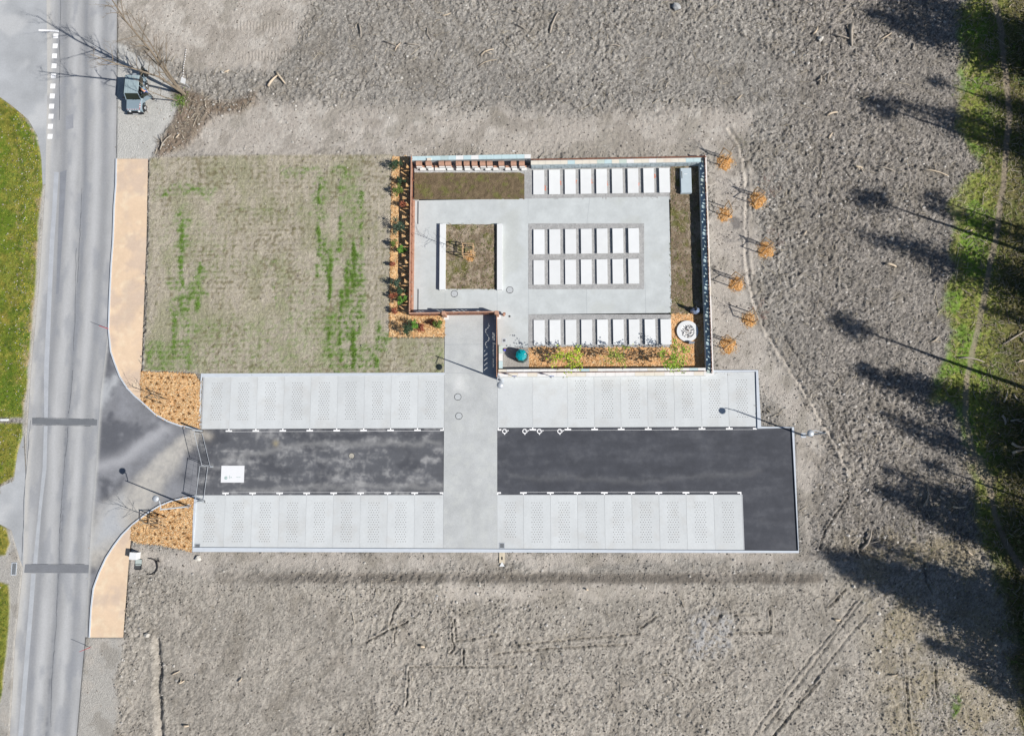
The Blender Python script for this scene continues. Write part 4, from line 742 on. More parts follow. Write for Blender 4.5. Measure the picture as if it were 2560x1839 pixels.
# south-west steel screen by the entrance
hS = 1.45; yq0 = W(1070, 790, 0)[1]
SS = thing('steel_screen', (xw, yq0, 0), 'rusty steel screen with cut outs facing the shrubs beside the entrance', 'screen'); screen(SS, (xw, yq0), (wl, yq0), .0, hS-.1, 'w', 1.9)
mb = MB(); mb.prism([(xw, yq0-.03), (wl, yq0-.03), (wl, yq0+.1), (xw, yq0+.1)], hS-.1, hS-.08); mk('top_rail', mb, cort2M, SS)
# gate across the walkway and its posts
GT = thing('sliding_gate', (wl, yq0, 0), 'rusty steel gate with cut out foliage closing the top of the walkway', 'gate'); screen(GT, (wl+.25, yq0+.05), (wr-.1, yq0+.05), .03, hS-.05, 'w', 2.3)
mb = MB(); mb.prism([(wl+.25, yq0+.02), (wr-.1, yq0+.02), (wr-.1, yq0+.13), (wl+.25, yq0+.13)], hS-.02, hS+.01); mk('top_rail', mb, cort2M, GT)
for x, t in ((wl+.05, 'rusty steel gate post at the left end of the gate, on a white base'), (wr+.02, 'rusty steel gate post at the right end of the gate')):
    PT = thing('gate_post', (x, yq0, 0), t, 'post', 'gate posts'); mb = MB(); mb.box((x, yq0, .02), (.34, .34, hS+.06)); mk('post', mb, cort2M, PT); mb = MB(); mb.box((x, yq0-.12, .03), (.62, .5, .05)); mk('base', mb, whiteM, PT)
# lettered steel panel along the right side of the walkway
LP = thing('lettered_panel', (wr, yB, 0), 'tall rusty steel panel with cut out lettering along the right side of the walkway', 'screen')
def lettered(L_, Hh):
    cell = .03; nu, nv = int(L_/cell), int(Hh/cell); g = random.Random(3); M_ = np.zeros((nu, nv), bool)
    def glyphs(u0, u1, v0, hh, slant):
        u = u0
        while u < u1:
            k = g.randrange(4); ww = hh*.45
            for i in range(int(u/cell), min(nu, int((u+ww)/cell))):
                for j in range(int(v0/cell), min(nv, int((v0+hh)/cell))):
                    s = (i*cell-u)/ww; t = (j*cell-v0)/hh
                    if (k == 0 and abs(s-.3-.3*t) < .17) or (k == 1 and (abs(math.hypot(s-.5, t-.45)-.33) < .13)) or (k == 2 and (abs(s-.2) < .14 or abs(t-.8) < .12)) or (k == 3 and (abs(t-.15) < .12 or abs(s-.5) < .14)): M_[i, j] = True
            u += ww*1.25
            if g.random() < .12: u += ww
    glyphs(.5, 1.7, .22, .22, 0); glyphs(1.95, 3.3, .2, .24, 0); glyphs(3.5, 4.2, .24, .22, 0)
    for i in range(nu):
        for j in range(nv):
            u = i*cell; v = j*cell
            if .25 < u < 2.2 and v > Hh-.42 and v < Hh-.06 and abs(math.sin(u*7+v*9)) < .28: M_[i, j] = True
            if 2.5 < u < 4.9 and Hh-.75 < v < Hh-.15 and abs(v-(Hh-.4)-.16*math.sin(u*5)) < .035*abs(math.sin(u*13)): M_[i, j] = True
    V = {}; F = []; P = []
    def vid(i, j):
        if (i, j) not in V: V[(i, j)] = len(P); P.append((i*cell, 0, j*cell))
        return V[(i, j)]
    for i in range(nu):
        for j in range(nv):
            if not M_[i, j]: F.append((vid(i, j), vid(i+1, j), vid(i+1, j+1), vid(i, j+1)))
    nq = len(P); return mesh('panel', P+[(p[0], .012, p[2]) for p in P], F+[tuple(i+nq for i in f[::-1]) for f in F])
yE = W(1246, 945, 0)[1]; Lp = yq0-yE-.15; me_ = lettered(Lp, 1.3); me_.materials.append(cortM); o = bpy.data.objects.new('panel', me_); C.objects.link(o); o.parent = LP; o.location = (0.0, yE-yB, 0); o.rotation_euler = (0, 0, PI/2)
mb = MB(); mb.prism([(wr+.01, yE), (wr+.08, yE), (wr+.08, yq0-.2), (wr+.01, yq0-.2)], 1.28, 1.3); mk('top_rail', mb, cort2M, LP)
# ------------------------------------------------------------------ columbarium
xs = [465, 605, 795, 890, 1045, 1160, 1275, 1395, 1495, 1665, 1845, 1965]; lows = [(525, 605), (645, 720), (740, 895), (920, 995), (1050, 1125), (1175, 1250), (1320, 1395), (1475, 1550), (1590, 1665), (1765, 1840), (1865, 1935), (2000, 2075)]
whiteS = mat('white_stone_plate', ph(244, 243, 240), rough=.6, var=.03)
for i, x in enumerate(xs):
    hh = .95; a = W(960+x/5.818, 360+245/5.818, hh); b = W(960+(x+80)/5.818, 360+302/5.818, hh); ym_ = (a[1]+b[1])/2
    T = thing('columbarium', ((a[0]+b[0])/2, ym_, 0), '%s rusty steel columbarium unit from the left along the wide wall' % (ordn+['tenth', 'eleventh', 'twelfth'])[i], 'columbarium', 'columbarium units')
    x0_, x1_ = a[0], b[0]; yt_, yb_2 = a[1], b[1]
    mb = MB(); mb.add([(x0_, yb_2, 0), (x1_, yb_2, 0), (x1_, yt_, 0), (x0_, yt_, 0), (x0_, yb_2, hh-.12), (x1_, yb_2, hh-.12), (x1_, yt_, hh-.02), (x0_, yt_, hh-.02), (x0_, ym_, hh+.06), (x1_, ym_, hh+.06)], [(0, 1, 5, 4), (1, 2, 6, 9, 5), (2, 3, 7, 6), (3, 0, 4, 8, 7), (4, 5, 9, 8), (8, 9, 6, 7)]); mk('casing', mb, cort2M, T)
    mb = MB(); c0 = W(960+(x+8)/5.818, 360+302/5.818, .62); c1 = W(960+(x+88)/5.818, 360+335/5.818, .62); mb.prism([(c0[0], c1[1]), (c1[0], c1[1]), (c1[0], yb_2-.004), (c0[0], yb_2-.004)], .0, .6); mk('niche', mb, whiteS, T)
    l = lows[i]; c0 = W(960+l[0]/5.818, 360+344/5.818, .28); c1 = W(960+l[1]/5.818, 360+380/5.818, .28)
    mb = MB(); mb.prism([(c0[0], c1[1]), (c1[0], c1[1]), (c1[0], c0[1]), (c0[0], c0[1])], -.02, .28); mk('lower_slab', mb, whiteS, T)
    mb = MB(); mb.prism([(c0[0]+.02, c0[1]), (c1[0]-.02, c0[1]), (c1[0]-.02, c0[1]+.16), (c0[0]+.02, c0[1]+.16)], -.02, .4); mk('lower_casing', mb, cort2M, T)
# ------------------------------------------------------------------ manholes, grates, chambers
def manhole(x, y, t, m, r=.31, z=.05):
    a, b = W(x, y); T = thing('manhole_cover', (a, b, z), t, 'manhole'); mb = MB(); mb.lathe((a, b, z), [(r+.03, 0), (r+.03, .007), (r, .007)], 28); mk('frame', mb, ironM, T)
    mb = MB(); mb.lathe((a, b, z+.003), [(r-.02, 0), (r-.02, .009)], 28); mk('cover', mb, m, T); mb = MB(); mb.box((a+.02, b-r+.03, z+.0125), (.07, .05, .004)); mk('lifting_hole', mb, holeM, T)
washS = mat('cover_fill', ph(200, 203, 205), rough=.9, var=.08, vs_=8, fine=.05)
manhole(1136, 734.6, 'round concrete filled manhole cover just below the garden square', washS); manhole(1274.5, 725, 'round manhole cover right of the garden square', washS); manhole(1144.6, 992, 'upper of two round manhole covers on the walkway', washS, z=.037); manhole(1147.3, 1039.6, 'lower of two round manhole covers on the walkway', washS, z=.037)
manhole(879, 1139, 'round beige manhole cover in the dark asphalt', mat('cover_beige', ph(186, 180, 168), rough=.8), .26, .004)
def grate(x, y, w_, h_, t, z=.026, n=4, frame=True, name='drain_grate'):
    a, b = W(x, y); T = thing(name, (a, b, z), t, 'drain'); mb = MB(); mb.box((a, b, z), (w_, h_, .008)); mk('pit', mb, holeM, T)
    fr = MB()
    for s in (-1, 1): fr.box((a+s*(w_/2+.03), b, z), (.06, h_+.12, .02)); fr.box((a, b+s*(h_/2+.03), z+.001), (w_, .06, .018))
    mk('frame', fr, concM if frame else steelM, T)
    for k in range(n):
        mb = MB(); mb.box((a-w_/2+w_*(k+.5)/n, b, z+.009), (.025, h_, .012)); mk('bar', mb, steelM, T)
grate(1260.4, 851, .26, .26, 'small square drain with white frame beside the low wall', .055); grate(494, 1365.5, .42, .42, 'black drain grate in the lower left parking corner', n=5, frame=False); grate(1255, 1363, .38, .40, 'dark drain grate at the foot of the walkway, right side', n=5, frame=False); grate(35.6, 1421, .40, 1.05, 'white framed gully grate on the left road shoulder', .03, n=5)
sh = MB(); a, b = W(1274, 790.8); sh.lathe((a, b, .05), [(.1, 0), (.1, .02), (.05, .03)], 12); one('floor_cap', sh, ironM, 'tiny round metal cap on the paving right of the gate', 'cap')
a, b = W(1260, 788); PT = thing('gate_terminal', (a, b, .05), 'small rusty post with a round pink top beside the gate', 'post'); mb = MB(); mb.lathe((a, b, .05), [(.11, 0), (.11, .55), (.04, .6)], 10); mk('post', mb, cort2M, PT); mb = MB(); mb.box((a+.05, b+.06, .45), (.24, .2, .16)); mk('box', mb, cortM, PT)
for ya_, yb3, t in ((503, 561, 'upper dark slot drain along the west screen'), (722, 776, 'lower dark slot drain along the west screen')):
    c0 = W(1043.5, ya_); c1 = W(1047.5, yb3); mb = MB(); mb.prism([(c0[0], c1[1]), (c0[0]+.15, c1[1]), (c0[0]+.15, c0[1]), (c0[0], c0[1])], .05, .056); T = one('slot_drain', mb, jointM, t, 'drain', 'slot drains'); LOC[T.name] = (0, 0, 0)
    k = c1[1]+.08
    while k < c0[1]-.06: mb = MB(); mb.box((c0[0]+.075, k, .0565), (.11, .05, .003)); mk('slot', mb, holeM, T); k += .075
# white chamber blocks on the pavement side
a, b = W(343, 1387); T = thing('meter_box', (a, b, 0), 'white box shaped meter cabinet beside the lower pavement', 'cabinet'); mb = MB(); mb.box((a, b, -.1), (.62, .62, .86), -.08); mk('cabinet', mb, whiteM, T); mb = MB(); mb.box((a, b, .762), (.66, .66, .05), -.08); mk('lid', mb, whiteM, T)
a, b = W(347, 1410); T = thing('inspection_chamber', (a, b, 0), 'open grey chamber with its pale lid slid aside below the white cabinet', 'chamber')
mb = MB(); mb.box((a, b, 0), (.60, 1.02, .03)); mk('base', mb, ironM, T); mb = MB(); mb.box((a+.01, b+.18, .07), (.58, .56, .05)); mk('lid', mb, mat('lid_grey', ph(186, 196, 192), rough=.8), T)
mb = MB()
for s in (-1, 1): mb.box((a+s*.28, b-.22, .03), (.05, .5, .09)); mb.box((a, b-.22+s*.24, .03), (.5, .05, .09))
mk('rim', mb, ironM, T)
mb = MB(); cx, cy = W(375, 1415)
for r_, q0, q1 in ((.72, -1.9, 1.9), (.66, -1.5, 1.7), (.78, -1.2, 1.0), (.70, -1.7, .6)): mb.tube([(cx+r_*math.cos(t), cy+r_*math.sin(t)*1.05, .07+.02*math.sin(t*3)) for t in np.linspace(q0, q1, 22)], .022, 5)
for k in range(26): t = rg.random()*6.3; l = rg.uniform(.15, .34); c_ = W(397, 1401); mb.tube([(c_[0], c_[1], .08), (c_[0]+l*math.cos(t), c_[1]+l*math.sin(t), rg.uniform(.05, .25))], .012, 4)
one('hose_coil', mb, blackM, 'loose coil of black conduit pipe on the soil beside the chamber', 'pipe')
a, b = W(1255, 1393); T = thing('headwall', (a, b, 0), 'tan concrete outlet with dark pipe mouth below the parking kerb', 'outlet'); mb = MB(); mb.box((a, b, -.05), (.5, .95, .17)); mk('apron', mb, mat('tan_concrete', ph(222, 208, 184), rough=.85), T); mb = MB(); mb.box((a, b-.05, .121), (.14, .26, .01)); mk('pipe_mouth', mb, holeM, T); mb = MB(); mb.prism([(a-.24, b-.78), (a+.24, b-.78), (a, b-.38)], -.02, .135); mk('tip', mb, whiteM, T)
a, b = W(13, 1049); mb = MB(); mb.tube([(a-.35, b, .12), (a+.35, b, .1)], .12, 10); one('pipe', mb, whiteM, 'short white pipe end at the left verge', 'pipe')
mb = MB(); a = W(1284, 379); mb.box((a[0], a[1], .08), (.24, .09, .05)); one('white_block', mb, whiteM, 'tiny white block lying north of the wall end', 'block')
# tap by the composter
a, b = W(1262, 873); T = thing('water_tap', (a, b, .05), 'small blue and orange tap with a blue cup beside the low wall', 'tap'); mb = MB(); mb.tube([(a, b, .05), (a, b, .55), (a+.12, b+.02, .6)], .03, 8); mk('pipe', mb, mat('orange_plastic', (.6, .25, .04), rough=.5), T); mb = MB(); mb.lathe((a, b-.08, .05), [(.09, 0), (.12, .14), (.10, .15)], 10); mk('cup', mb, mat('blue_plastic', (.06, .07, .42), rough=.4), T)
# composter
a, b = W(1304, 891); T = thing('composter', (a, b, .03), 'teal octagonal composter with a dark base beside the south wall', 'composter')
mb = MB(); mb.lathe((a, b, 0), [(.66, 0), (.62, .35), (.55, 1.0), (.52, 1.05)], 8, rz=.25); mk('body', mb, greenPM, T); mb = MB(); mb.lathe((a, b, 1.05), [(.55, 0), (.53, .06), (.32, .17), (.1, .21), (.02, .2)], 8, rz=.25); mk('lid', mb, tealM, T); mb = MB(); mb.box((a+.34, b+.08, 1.17), (.14, .07, .05), .3); mk('handle', mb, whiteM, T)
# bowl filled with pebbles
a, b = W(1718.8, 827.5, .22); T = thing('pebble_bowl', (a, b, 0), 'large white round bowl filled with black and white pebbles', 'fountain')
mb = MB(); mb.lathe((a, b, 0), [(.80, 0), (1.0, .2), (1.0, .24), (.64, .25), (.62, .15), (.3, .13)], 40); mk('bowl', mb, whiteM, T, False)
pb = [mat('pebble_'+n, c, rough=.5, var=.1) for n, c in (('white', (.75, .74, .72)), ('grey', (.25, .25, .26)), ('black', (.03, .03, .035)))]
for k in range(150):
    r_ = .60*math.sqrt(rg.random()); t = rg.random()*6.3; mb = MB(); mb.blob((a+r_*math.cos(t), b+r_*math.sin(t), .2+rg.uniform(-.03, .04)), rg.uniform(.04, .075), rg, None, .7); mk('pebble', mb, pb[rg.choice((0, 0, 0, 1, 2))], T)
a, b = W(1727, 858); T = thing('plaque_stand', (a, b, 0), 'slim grey plaque standing beside the pebble bowl', 'plaque'); mb = MB(); mb.add([(a-.2, b-.1, 0), (a+.3, b-.06, 0), (a+.3, b+.06, 0), (a-.2, b+.1, 0), (a-.26, b-.1, .55), (a+.22, b-.06, .72), (a+.22, b+.06, .74), (a-.26, b+.1, .57)], [(3, 2, 1, 0), (4, 5, 6, 7), (0, 1, 5, 4), (1, 2, 6, 5), (2, 3, 7, 6), (3, 0, 4, 7)]); mk('plate', mb, mat('slate', ph(172, 180, 192), rough=.5), T)
a, b = W(1737, 778); T = thing('memorial_stone', (a, b, 0), 'polished blue grey boulder with a slim upright name plate behind the courtyard', 'memorial'); mb = MB(); g = random.Random(12)
V_ = []; nn_ = 9
for k, (z, s) in enumerate(((0, .9), (.25, 1.0), (.5, .85), (.68, .5))):
    for i in range(nn_): q = 2*PI*i/nn_; V_.append((a+.48*s*math.cos(q)*g.uniform(.88, 1.1), b+.33*s*math.sin(q)*g.uniform(.85, 1.1), z+g.uniform(-.03, .05)))
F_ = [(k*nn_+i, k*nn_+(i+1) % nn_, (k+1)*nn_+(i+1) % nn_, (k+1)*nn_+i) for k in range(3) for i in range(nn_)]+[tuple(range(3*nn_, 4*nn_))]; mb.add(V_, F_); mk('boulder', mb, mat('polished_granite', ph(150, 165, 195), rough=.25, var=.3, vs_=4, spec=.6), T)
mb = MB(); mb.box((a-.08, b+.06, .5), (.05, .34, .95), .3); mk('name_plate', mb, darkM, T)
# disabled parking signs and lamp posts
for x, t in ((1288, 'left disabled parking sign on a pole at the south wall'), (1379, 'right disabled parking sign on a pole at the south wall')):
    a, b = W(x, 944); T = thing('parking_sign', (a, b, 0), t, 'sign', 'disabled parking signs'); mb = MB(); mb.tube([(a, b, 0), (a, b, 2.0)], .03, 8); mk('pole', mb, steelM, T)
    mb = MB(); mb.box((a, b-.045, 1.55), (.42, .02, .42)); mk('plate', mb, mat('sign_blue', (.02, .08, .38), rough=.4), T); mb = MB()
    for q in range(10): t0, t1 = math.radians(30+q*30), math.radians(60+q*30); mb.prism([(a+r*math.cos(u)-.02, b-.062+0*u) for r, u in ((.08, t0),)]+[(a, b-.062), (a+.01, b-.063)], 1.6, 1.62)
    mb.box((a-.01, b-.06, 1.68), (.03, .008, .22)); mb.box((a+.04, b-.06, 1.7), (.12, .008, .03)); mb.lathe((a-.01, b-.058, 1.9), [(.03, 0), (.03, .03)], 8); mk('symbol', mb, paintM, T)
def lamp(x, y, ang, t, L_=.8, h=5.9):
    a, b = W(x, y); z0 = .05; T = thing('street_lamp', (a, b, z0), t, 'street lamp', 'grey street lamps'); mb = MB(); mb.tube([(a, b, z0), (a, b, 1.2), (a, b, h)], [.09, .085, .045], 10); mk('pole', mb, steelM, T, True)
    mb = MB(); mb.box((a, b, 0), (.42, .42, .07)); mk('base_plate', mb, concM, T); mb = MB(); dx, dy = math.cos(ang), math.sin(ang)
    mb.tube([(a-dx*.05, b-dy*.05, h-.25), (a+dx*L_, b+dy*L_, h-.12)], .035, 8); mk('arm', mb, steelM, T); c = (a+dx*L_+math.cos(ang+.9)*.42, b+dy*L_+math.sin(ang+.9)*.42)
    mb = MB(); mb.tube([(a+dx*L_, b+dy*L_, h-.12), (c[0], c[1], h-.1)], .03, 6); mk('bracket', mb, steelM, T)
    mb = MB(); mb.lathe((c[0], c[1], h-.2), [(.26, 0), (.30, .05), (.27, .13), (.10, .18), (.04, .19)], 20); mk('lantern', mb, steelM, T, True); mb = MB(); mb.lathe((c[0], c[1], h-.225), [(.22, 0), (.24, .023)], 20); mk('lens', mb, mat('lamp_glass', (.7, .7, .68), rough=.2), T)
lamp(1254, 951, PI*1.45, 'street lamp at the right edge of the walkway by the south wall', .7); lamp(474, 1265, PI*.55, 'street lamp in the lower entrance mulch bed', .75); lamp(2008, 1088, PI*.92, 'street lamp east of the parking area on bare soil', .9)
# red marker poles
for x, y, t in ((272.5, 822, 'red road marker pole at the upper pavement kerb'), (226, 1617, 'red road marker pole below the lower pavement end')):
    a, b = W(x, y); T = thing('marker_pole', (a, b, 0), t, 'pole', 'red road marker poles'); mb = MB(); mb.tube([(a, b, -.05), (a, b, .75)], .028, 8); mk('lower_section', mb, redM, T); mb = MB(); mb.tube([(a, b, .75), (a, b, 1.75)], .022, 8); mk('upper_section', mb, redM, T)
# white panel lying on the asphalt
a, b = W(581.7, 1184.5); T = thing('white_board', (a, b, 0), 'white rectangular board with a small faded print lying on the asphalt', 'board'); c0 = W(554, 1163.5); c1 = W(609.7, 1205.5)
mb = MB(); mb.prism([(c0[0], c1[1]), (c1[0], c1[1]), (c1[0], c0[1]), (c0[0], c0[1])], .005, .035); mk('board', mb, mat('board_white', ph(248, 248, 250), rough=.6, var=.02), T)
pr = mat('faded_print', ph(190, 208, 205), rough=.7, var=.3, vs_=12); mb = MB(); d0 = W(565, 1194)
mb.lathe((d0[0], d0[1], .035), [(.17, 0), (.15, .002)], 9); mb.box((d0[0]+.35, d0[1]+.08, .035), (.06, .3, .002)); mb.box((d0[0]+.5, d0[1]+.05, .035), (.12, .1, .002)); mb.box((d0[0]+1.2, d0[1]+.06, .035), (.4, .05, .002)); mk('print', mb, pr, T)
# entrance swing gate, half open
HG_ = 1.9
def leaf(a, b, t):
    a = Vector(W(*a)); b = Vector(W(*b)); T = thing('gate_leaf', (a.x, a.y, 0), t, 'gate', 'entrance gate leaves'); A3 = lambda p, z: (p.x, p.y, z)
    mb = MB()
    for z in (.12, HG_): mb.tube([A3(a, z), A3(b, z)], .024, 6)
    for p in (a, b): mb.tube([A3(p, .05), A3(p, HG_+.03)], .024, 6)
    mk('frame', mb, steelM, T); L_ = (b-a).length; n = int(L_/.42)
    for k in range(1, n): p = a.lerp(b, k/n); mb = MB(); mb.tube([A3(p, .12), A3(p, HG_)], .006, 4); mk('bar', mb, darkM, T)
    for z in (.7, 1.3): mb = MB(); mb.tube([A3(a, z), A3(b, z)], .007, 4); mk('crossbar', mb, darkM, T)
leaf((507, 1084), (526, 1163), 'upper leaf of the open mesh entrance gate'); leaf((521, 1165), (510, 1249), 'lower leaf of the open mesh entrance gate')
for (x, y), t in (((505.5, 1077), 'upper steel gate post at the entrance corner'), ((510, 1253), 'lower steel gate post with dark socket at the entrance')):
    a, b = W(x, y); T = thing('gate_post', (a, b, 0), t, 'post', 'entrance gate posts'); mb = MB(); mb.box((a, b, 0), (.13, .13, 2.0)); mk('post', mb, steelM, T); mb = MB(); mb.box((a-.25, b, .025), (.75, .2, .05)); mk('socket', mb, ironM, T)
mb = MB(); a, b = W(529, 1166); mb.box((a, b, .0), (.3, .12, .1)); one('gate_stop', mb, steelM, 'small metal gate stop where the entrance gate leaves meet', 'gate stop')
# ------------------------------------------------------------------ trees
def grow(mb, p, d, L_, r, depth, g, nseg=4, spread=.6, kids=3, up=.12, col=None):
    P = [p]; q = Vector(p); dd = Vector(d).normalized()
    for k in range(nseg): dd = (dd+Vector((g.gauss(0, .09), g.gauss(0, .09), g.gauss(0, .06)+up*.3))).normalized(); q = q+dd*(L_/nseg); P.append(q.copy())
    mb.tube(P, [r*(1-.75*i/nseg) for i in range(nseg+1)], 5 if r > .03 else 3, col, False)
    tips = [P[-1]]
    if depth > 0:
        for k in range(kids):
            t = g.uniform(.3, .98); i = min(int(t*nseg), nseg-1); s = P[i].lerp(P[i+1], t*nseg-i); a = g.random()*6.3
            nd = (dd+Vector((math.cos(a), math.sin(a), g.uniform(-.1, .5)))*spread).normalized(); tips += grow(mb, s, nd, L_*g.uniform(.35, .6), r*(1-.75*t)*.6+.003, depth-1, g, 3, spread, kids, up, col)
    return tips
a = W3(463, 238); g = random.Random(21)
T = thing('bare_tree', tuple(a), 'tall bare many stemmed tree leaning from the brush heap over the road', 'tree')
def stem(name, P, r0, g, kids=15, kl=3.4, dp=3):
    mb = MB(); P = [Vector(p) for p in P]; n = len(P); mb.tube(P, [r0*(1-.8*i/(n-1)) for i in range(n)], 8, None, False); mk('stem', mb, barkM, T)
    mb = MB()
    for k in range(kids):
        t = .25+.75*(k+.5)/kids; f = t*(n-1); i = min(int(f), n-2); s = P[i].lerp(P[i+1], f-i); d = (P[i+1]-P[i]).normalized(); an = g.random()*6.3
        grow(mb, s, d*.7+Vector((math.cos(an), math.sin(an), .25))*.8, kl*(1.15-.6*t)*g.uniform(.6, 1.1), r0*(1-.8*t)*.5+.008, dp-1, g, 4, .7, 4)
    mk('branches', mb, barkM, T)
b0 = a
stem('a', [b0, b0+Vector((-.35, .5, 3)), b0+Vector((-.45, 1.3, 6.5)), b0+Vector((-.95, 2.1, 10)), b0+Vector((-1.0, 3.2, 14))], .17, g, 17, 3.4)
stem('b', [b0+Vector((-.15, -.05, 0)), b0+Vector((-.1, .7, 4)), b0+Vector((0, 1.5, 7.5)), b0+Vector((-.2, 2.5, 11))], .11, g, 10, 2.2)
stem('c', [b0+Vector((-.1, .1, 0)), b0+Vector((-.3, -.1, 2.3)), b0+Vector((-.5, -.35, 4.5)), b0+Vector((-1.4, -.8, 6.8)), b0+Vector((-2.3, -1.3, 9)), b0+Vector((-3.0, -1.8, 11.5))], .14, g, 14, 2.6)
stem('d', [b0+Vector((-.7, -.6, 0)), b0+Vector((-1.2, -1.0, 1.6)), b0+Vector((-1.9, -1.2, 3.4)), b0+Vector((-2.2, -.9, 5.2))], .07, g, 6, 1.5)
mb = MB()
for k in range(160): mb.leaf((b0.x+g.gauss(-.3, .45), b0.y+g.gauss(-.8, .5), .15+g.random()*.25), .2, .06, g, ph(110, 140, 50)*g.uniform(.5, 1.1))
mk('undergrowth', mb, leafA, T)
a, b = W(461, 208); T = thing('notice_board', (a+.55, b-.5, 0), 'white square notice board on a post beside the bare tree', 'sign'); a += .55; b -= .5; mb = MB(); mb.tube([(a, b, 0), (a, b, 1.5)], .03, 6); mk('post', mb, steelM, T); mb = MB(); mb.add([(a-.3, b-.12, 1.35), (a+.15, b-.32, 1.35), (a+.36, b+.1, 1.62), (a-.1, b+.3, 1.62), (a-.3, b-.12, 1.38), (a+.15, b-.32, 1.38), (a+.36, b+.1, 1.65), (a-.1, b+.3, 1.65)], [(3, 2, 1, 0), (4, 5, 6, 7), (0, 1, 5, 4), (1, 2, 6, 5), (2, 3, 7, 6), (3, 0, 4, 7)]); mk('board', mb, whiteM, T)
T = thing('chain', (*W(465, 195), 0), 'red and white plastic barrier chain lying beside the white board', 'chain')
mbs = [MB(), MB()]
for k in range(26): t = k/25; p = W3(458+9*t, 196-72*t); p.z = gz(p.x, p.y)+.12; mbs[k % 2].box(tuple(p), (.09, .07, .04), 1.2)
mk('white_links', mbs[0], paintM, T, stuff=True); mk('dark_links', mbs[1], greyWoodM, T, stuff=True)
# planted trees: mulch mound, stake frame, bare young tree
def sapling(x, y, t, hgt_=3.0, seed=0, bud=(150, 70, 50), dens=26, tilt=(0, 0)):
    g = random.Random(seed); a, b = W(x, y); z = gz(a, b) if x > 1780 else .06
    T = thing('young_tree', (a, b, z), 'bare young staked tree '+t, 'tree', 'newly planted young trees'); mb = MB(); top = Vector((a+tilt[0], b+tilt[1], z+hgt_)); mb.tube([(a, b, z), (a+.02, b, z+hgt_*.5), top], [.035, .03, .012], 6, None, False); mk('trunk', mb, barkM, T); mb = MB(); tips = []
    for k in range(11): s = Vector((a, b, z+hgt_*(.45+.05*k))); q = g.random()*6.3; tips += grow(mb, s, (math.cos(q), math.sin(q), .8), hgt_*.34, .016, 2, g, 3, .6, 2)
    mk('branches', mb, barkM, T); mb = MB()
    for p in tips:
        for _ in range(2):
            if g.random() < dens/40: mb.leaf(p+Vector((g.gauss(0, .06), g.gauss(0, .06), g.gauss(0, .05))), .07, .035, g, ph(*bud)*g.uniform(.6, 1.1))
    if mb.v: mk('buds', mb, leafA, T)
def stakes(x, y, t, style=3, h=1.75, w_=1.15, rz=.0, z=None):
    a, b = W(x, y); z = gz(a, b) if z is None else z; T = thing('stake_frame', (a, b, z), 'wooden stake frame, tree '+t, 'stakes', 'stake frames of the young trees'); pts = []
    if style == 4: pts = [(-.5, -.5), (.5, -.5), (.5, .5), (-.5, .5)]
    elif style == 3: pts = [(-.5, -.42), (.12, .0), (-.5, .48)] if rz == 0 else [(.0, -.5), (.5, .1), (-.3, .5)]
    else: pts = [(-.1, .5), (.2, -.4)]
    pts = [(a+p[0]*w_, b+p[1]*w_) for p in pts]
    for p in pts: mb = MB(); mb.tube([(p[0], p[1], z-.1), (p[0], p[1], z+h)], .05, 6); mk('stake', mb, woodM, T)
    n = len(pts)
    for i in range(n if style == 4 else n-1):
        p, q = pts[i], pts[(i+1) % n]
        for zz in ((h-.06, h*.55) if style == 4 else (h-.06,)): mb = MB(); mb.tube([(p[0], p[1], z+zz), (q[0], q[1], z+zz)], .045, 6); mk('rail', mb, woodM, T)
def mound(x, y, t, r=.62, seed=0, h=.2, z=None):
    g = random.Random(seed); a, b = W(x, y); z = gz(a, b) if z is None else z; mb = MB(); nr, na = 7, 26; V = []; F = []; cc = []
    for i in range(nr+1):
        for k in range(na):
            q = 2*PI*k/na; rr = r*i/nr*(1+.14*math.sin(q*3+seed)+.08*math.sin(q*7+seed*2)); V.append((a+rr*math.cos(q)*.95, b+rr*math.sin(q)*1.05, z-.05+h*(1-(i/nr)**2)+g.uniform(-.03, .03))); cc.append(ph(226, 166, 98)*g.uniform(.6, 1.2))
    for i in range(nr):
        for k in range(na): F.append((i*na+k, (i+1)*na+k, (i+1)*na+(k+1) % na, i*na+(k+1) % na))
    mb.v = V; mb.f = F; mb.c = [tuple(c) for c in cc]
    for k in range(420):
        q = g.random()*6.3; rr = r*(1.1*math.sqrt(g.random())+(g.random()**4)*.5); L_ = g.uniform(.03, .09); X0, Y0 = a+rr*math.cos(q), b+rr*math.sin(q); Z0 = z-.02+h*max(0, 1-(rr/r)**2)+.02; w2 = g.random()*3.1; ca_, sa = math.cos(w2)*L_, math.sin(w2)*L_
        mb.add([(X0-ca_, Y0-sa, Z0), (X0+sa*.3, Y0-ca_*.3, Z0), (X0+ca_, Y0+sa, Z0+.03), (X0-sa*.3, Y0+ca_*.3, Z0+.02)], [(0, 1, 2, 3)], chc[g.randrange(5)]*g.uniform(.7, 1.1))
    o = mk('mulch_mound', mb, mulchM); tag(o, 'orange wood chip mound, tree '+t, 'mulch', 'mulch mounds of the young trees')
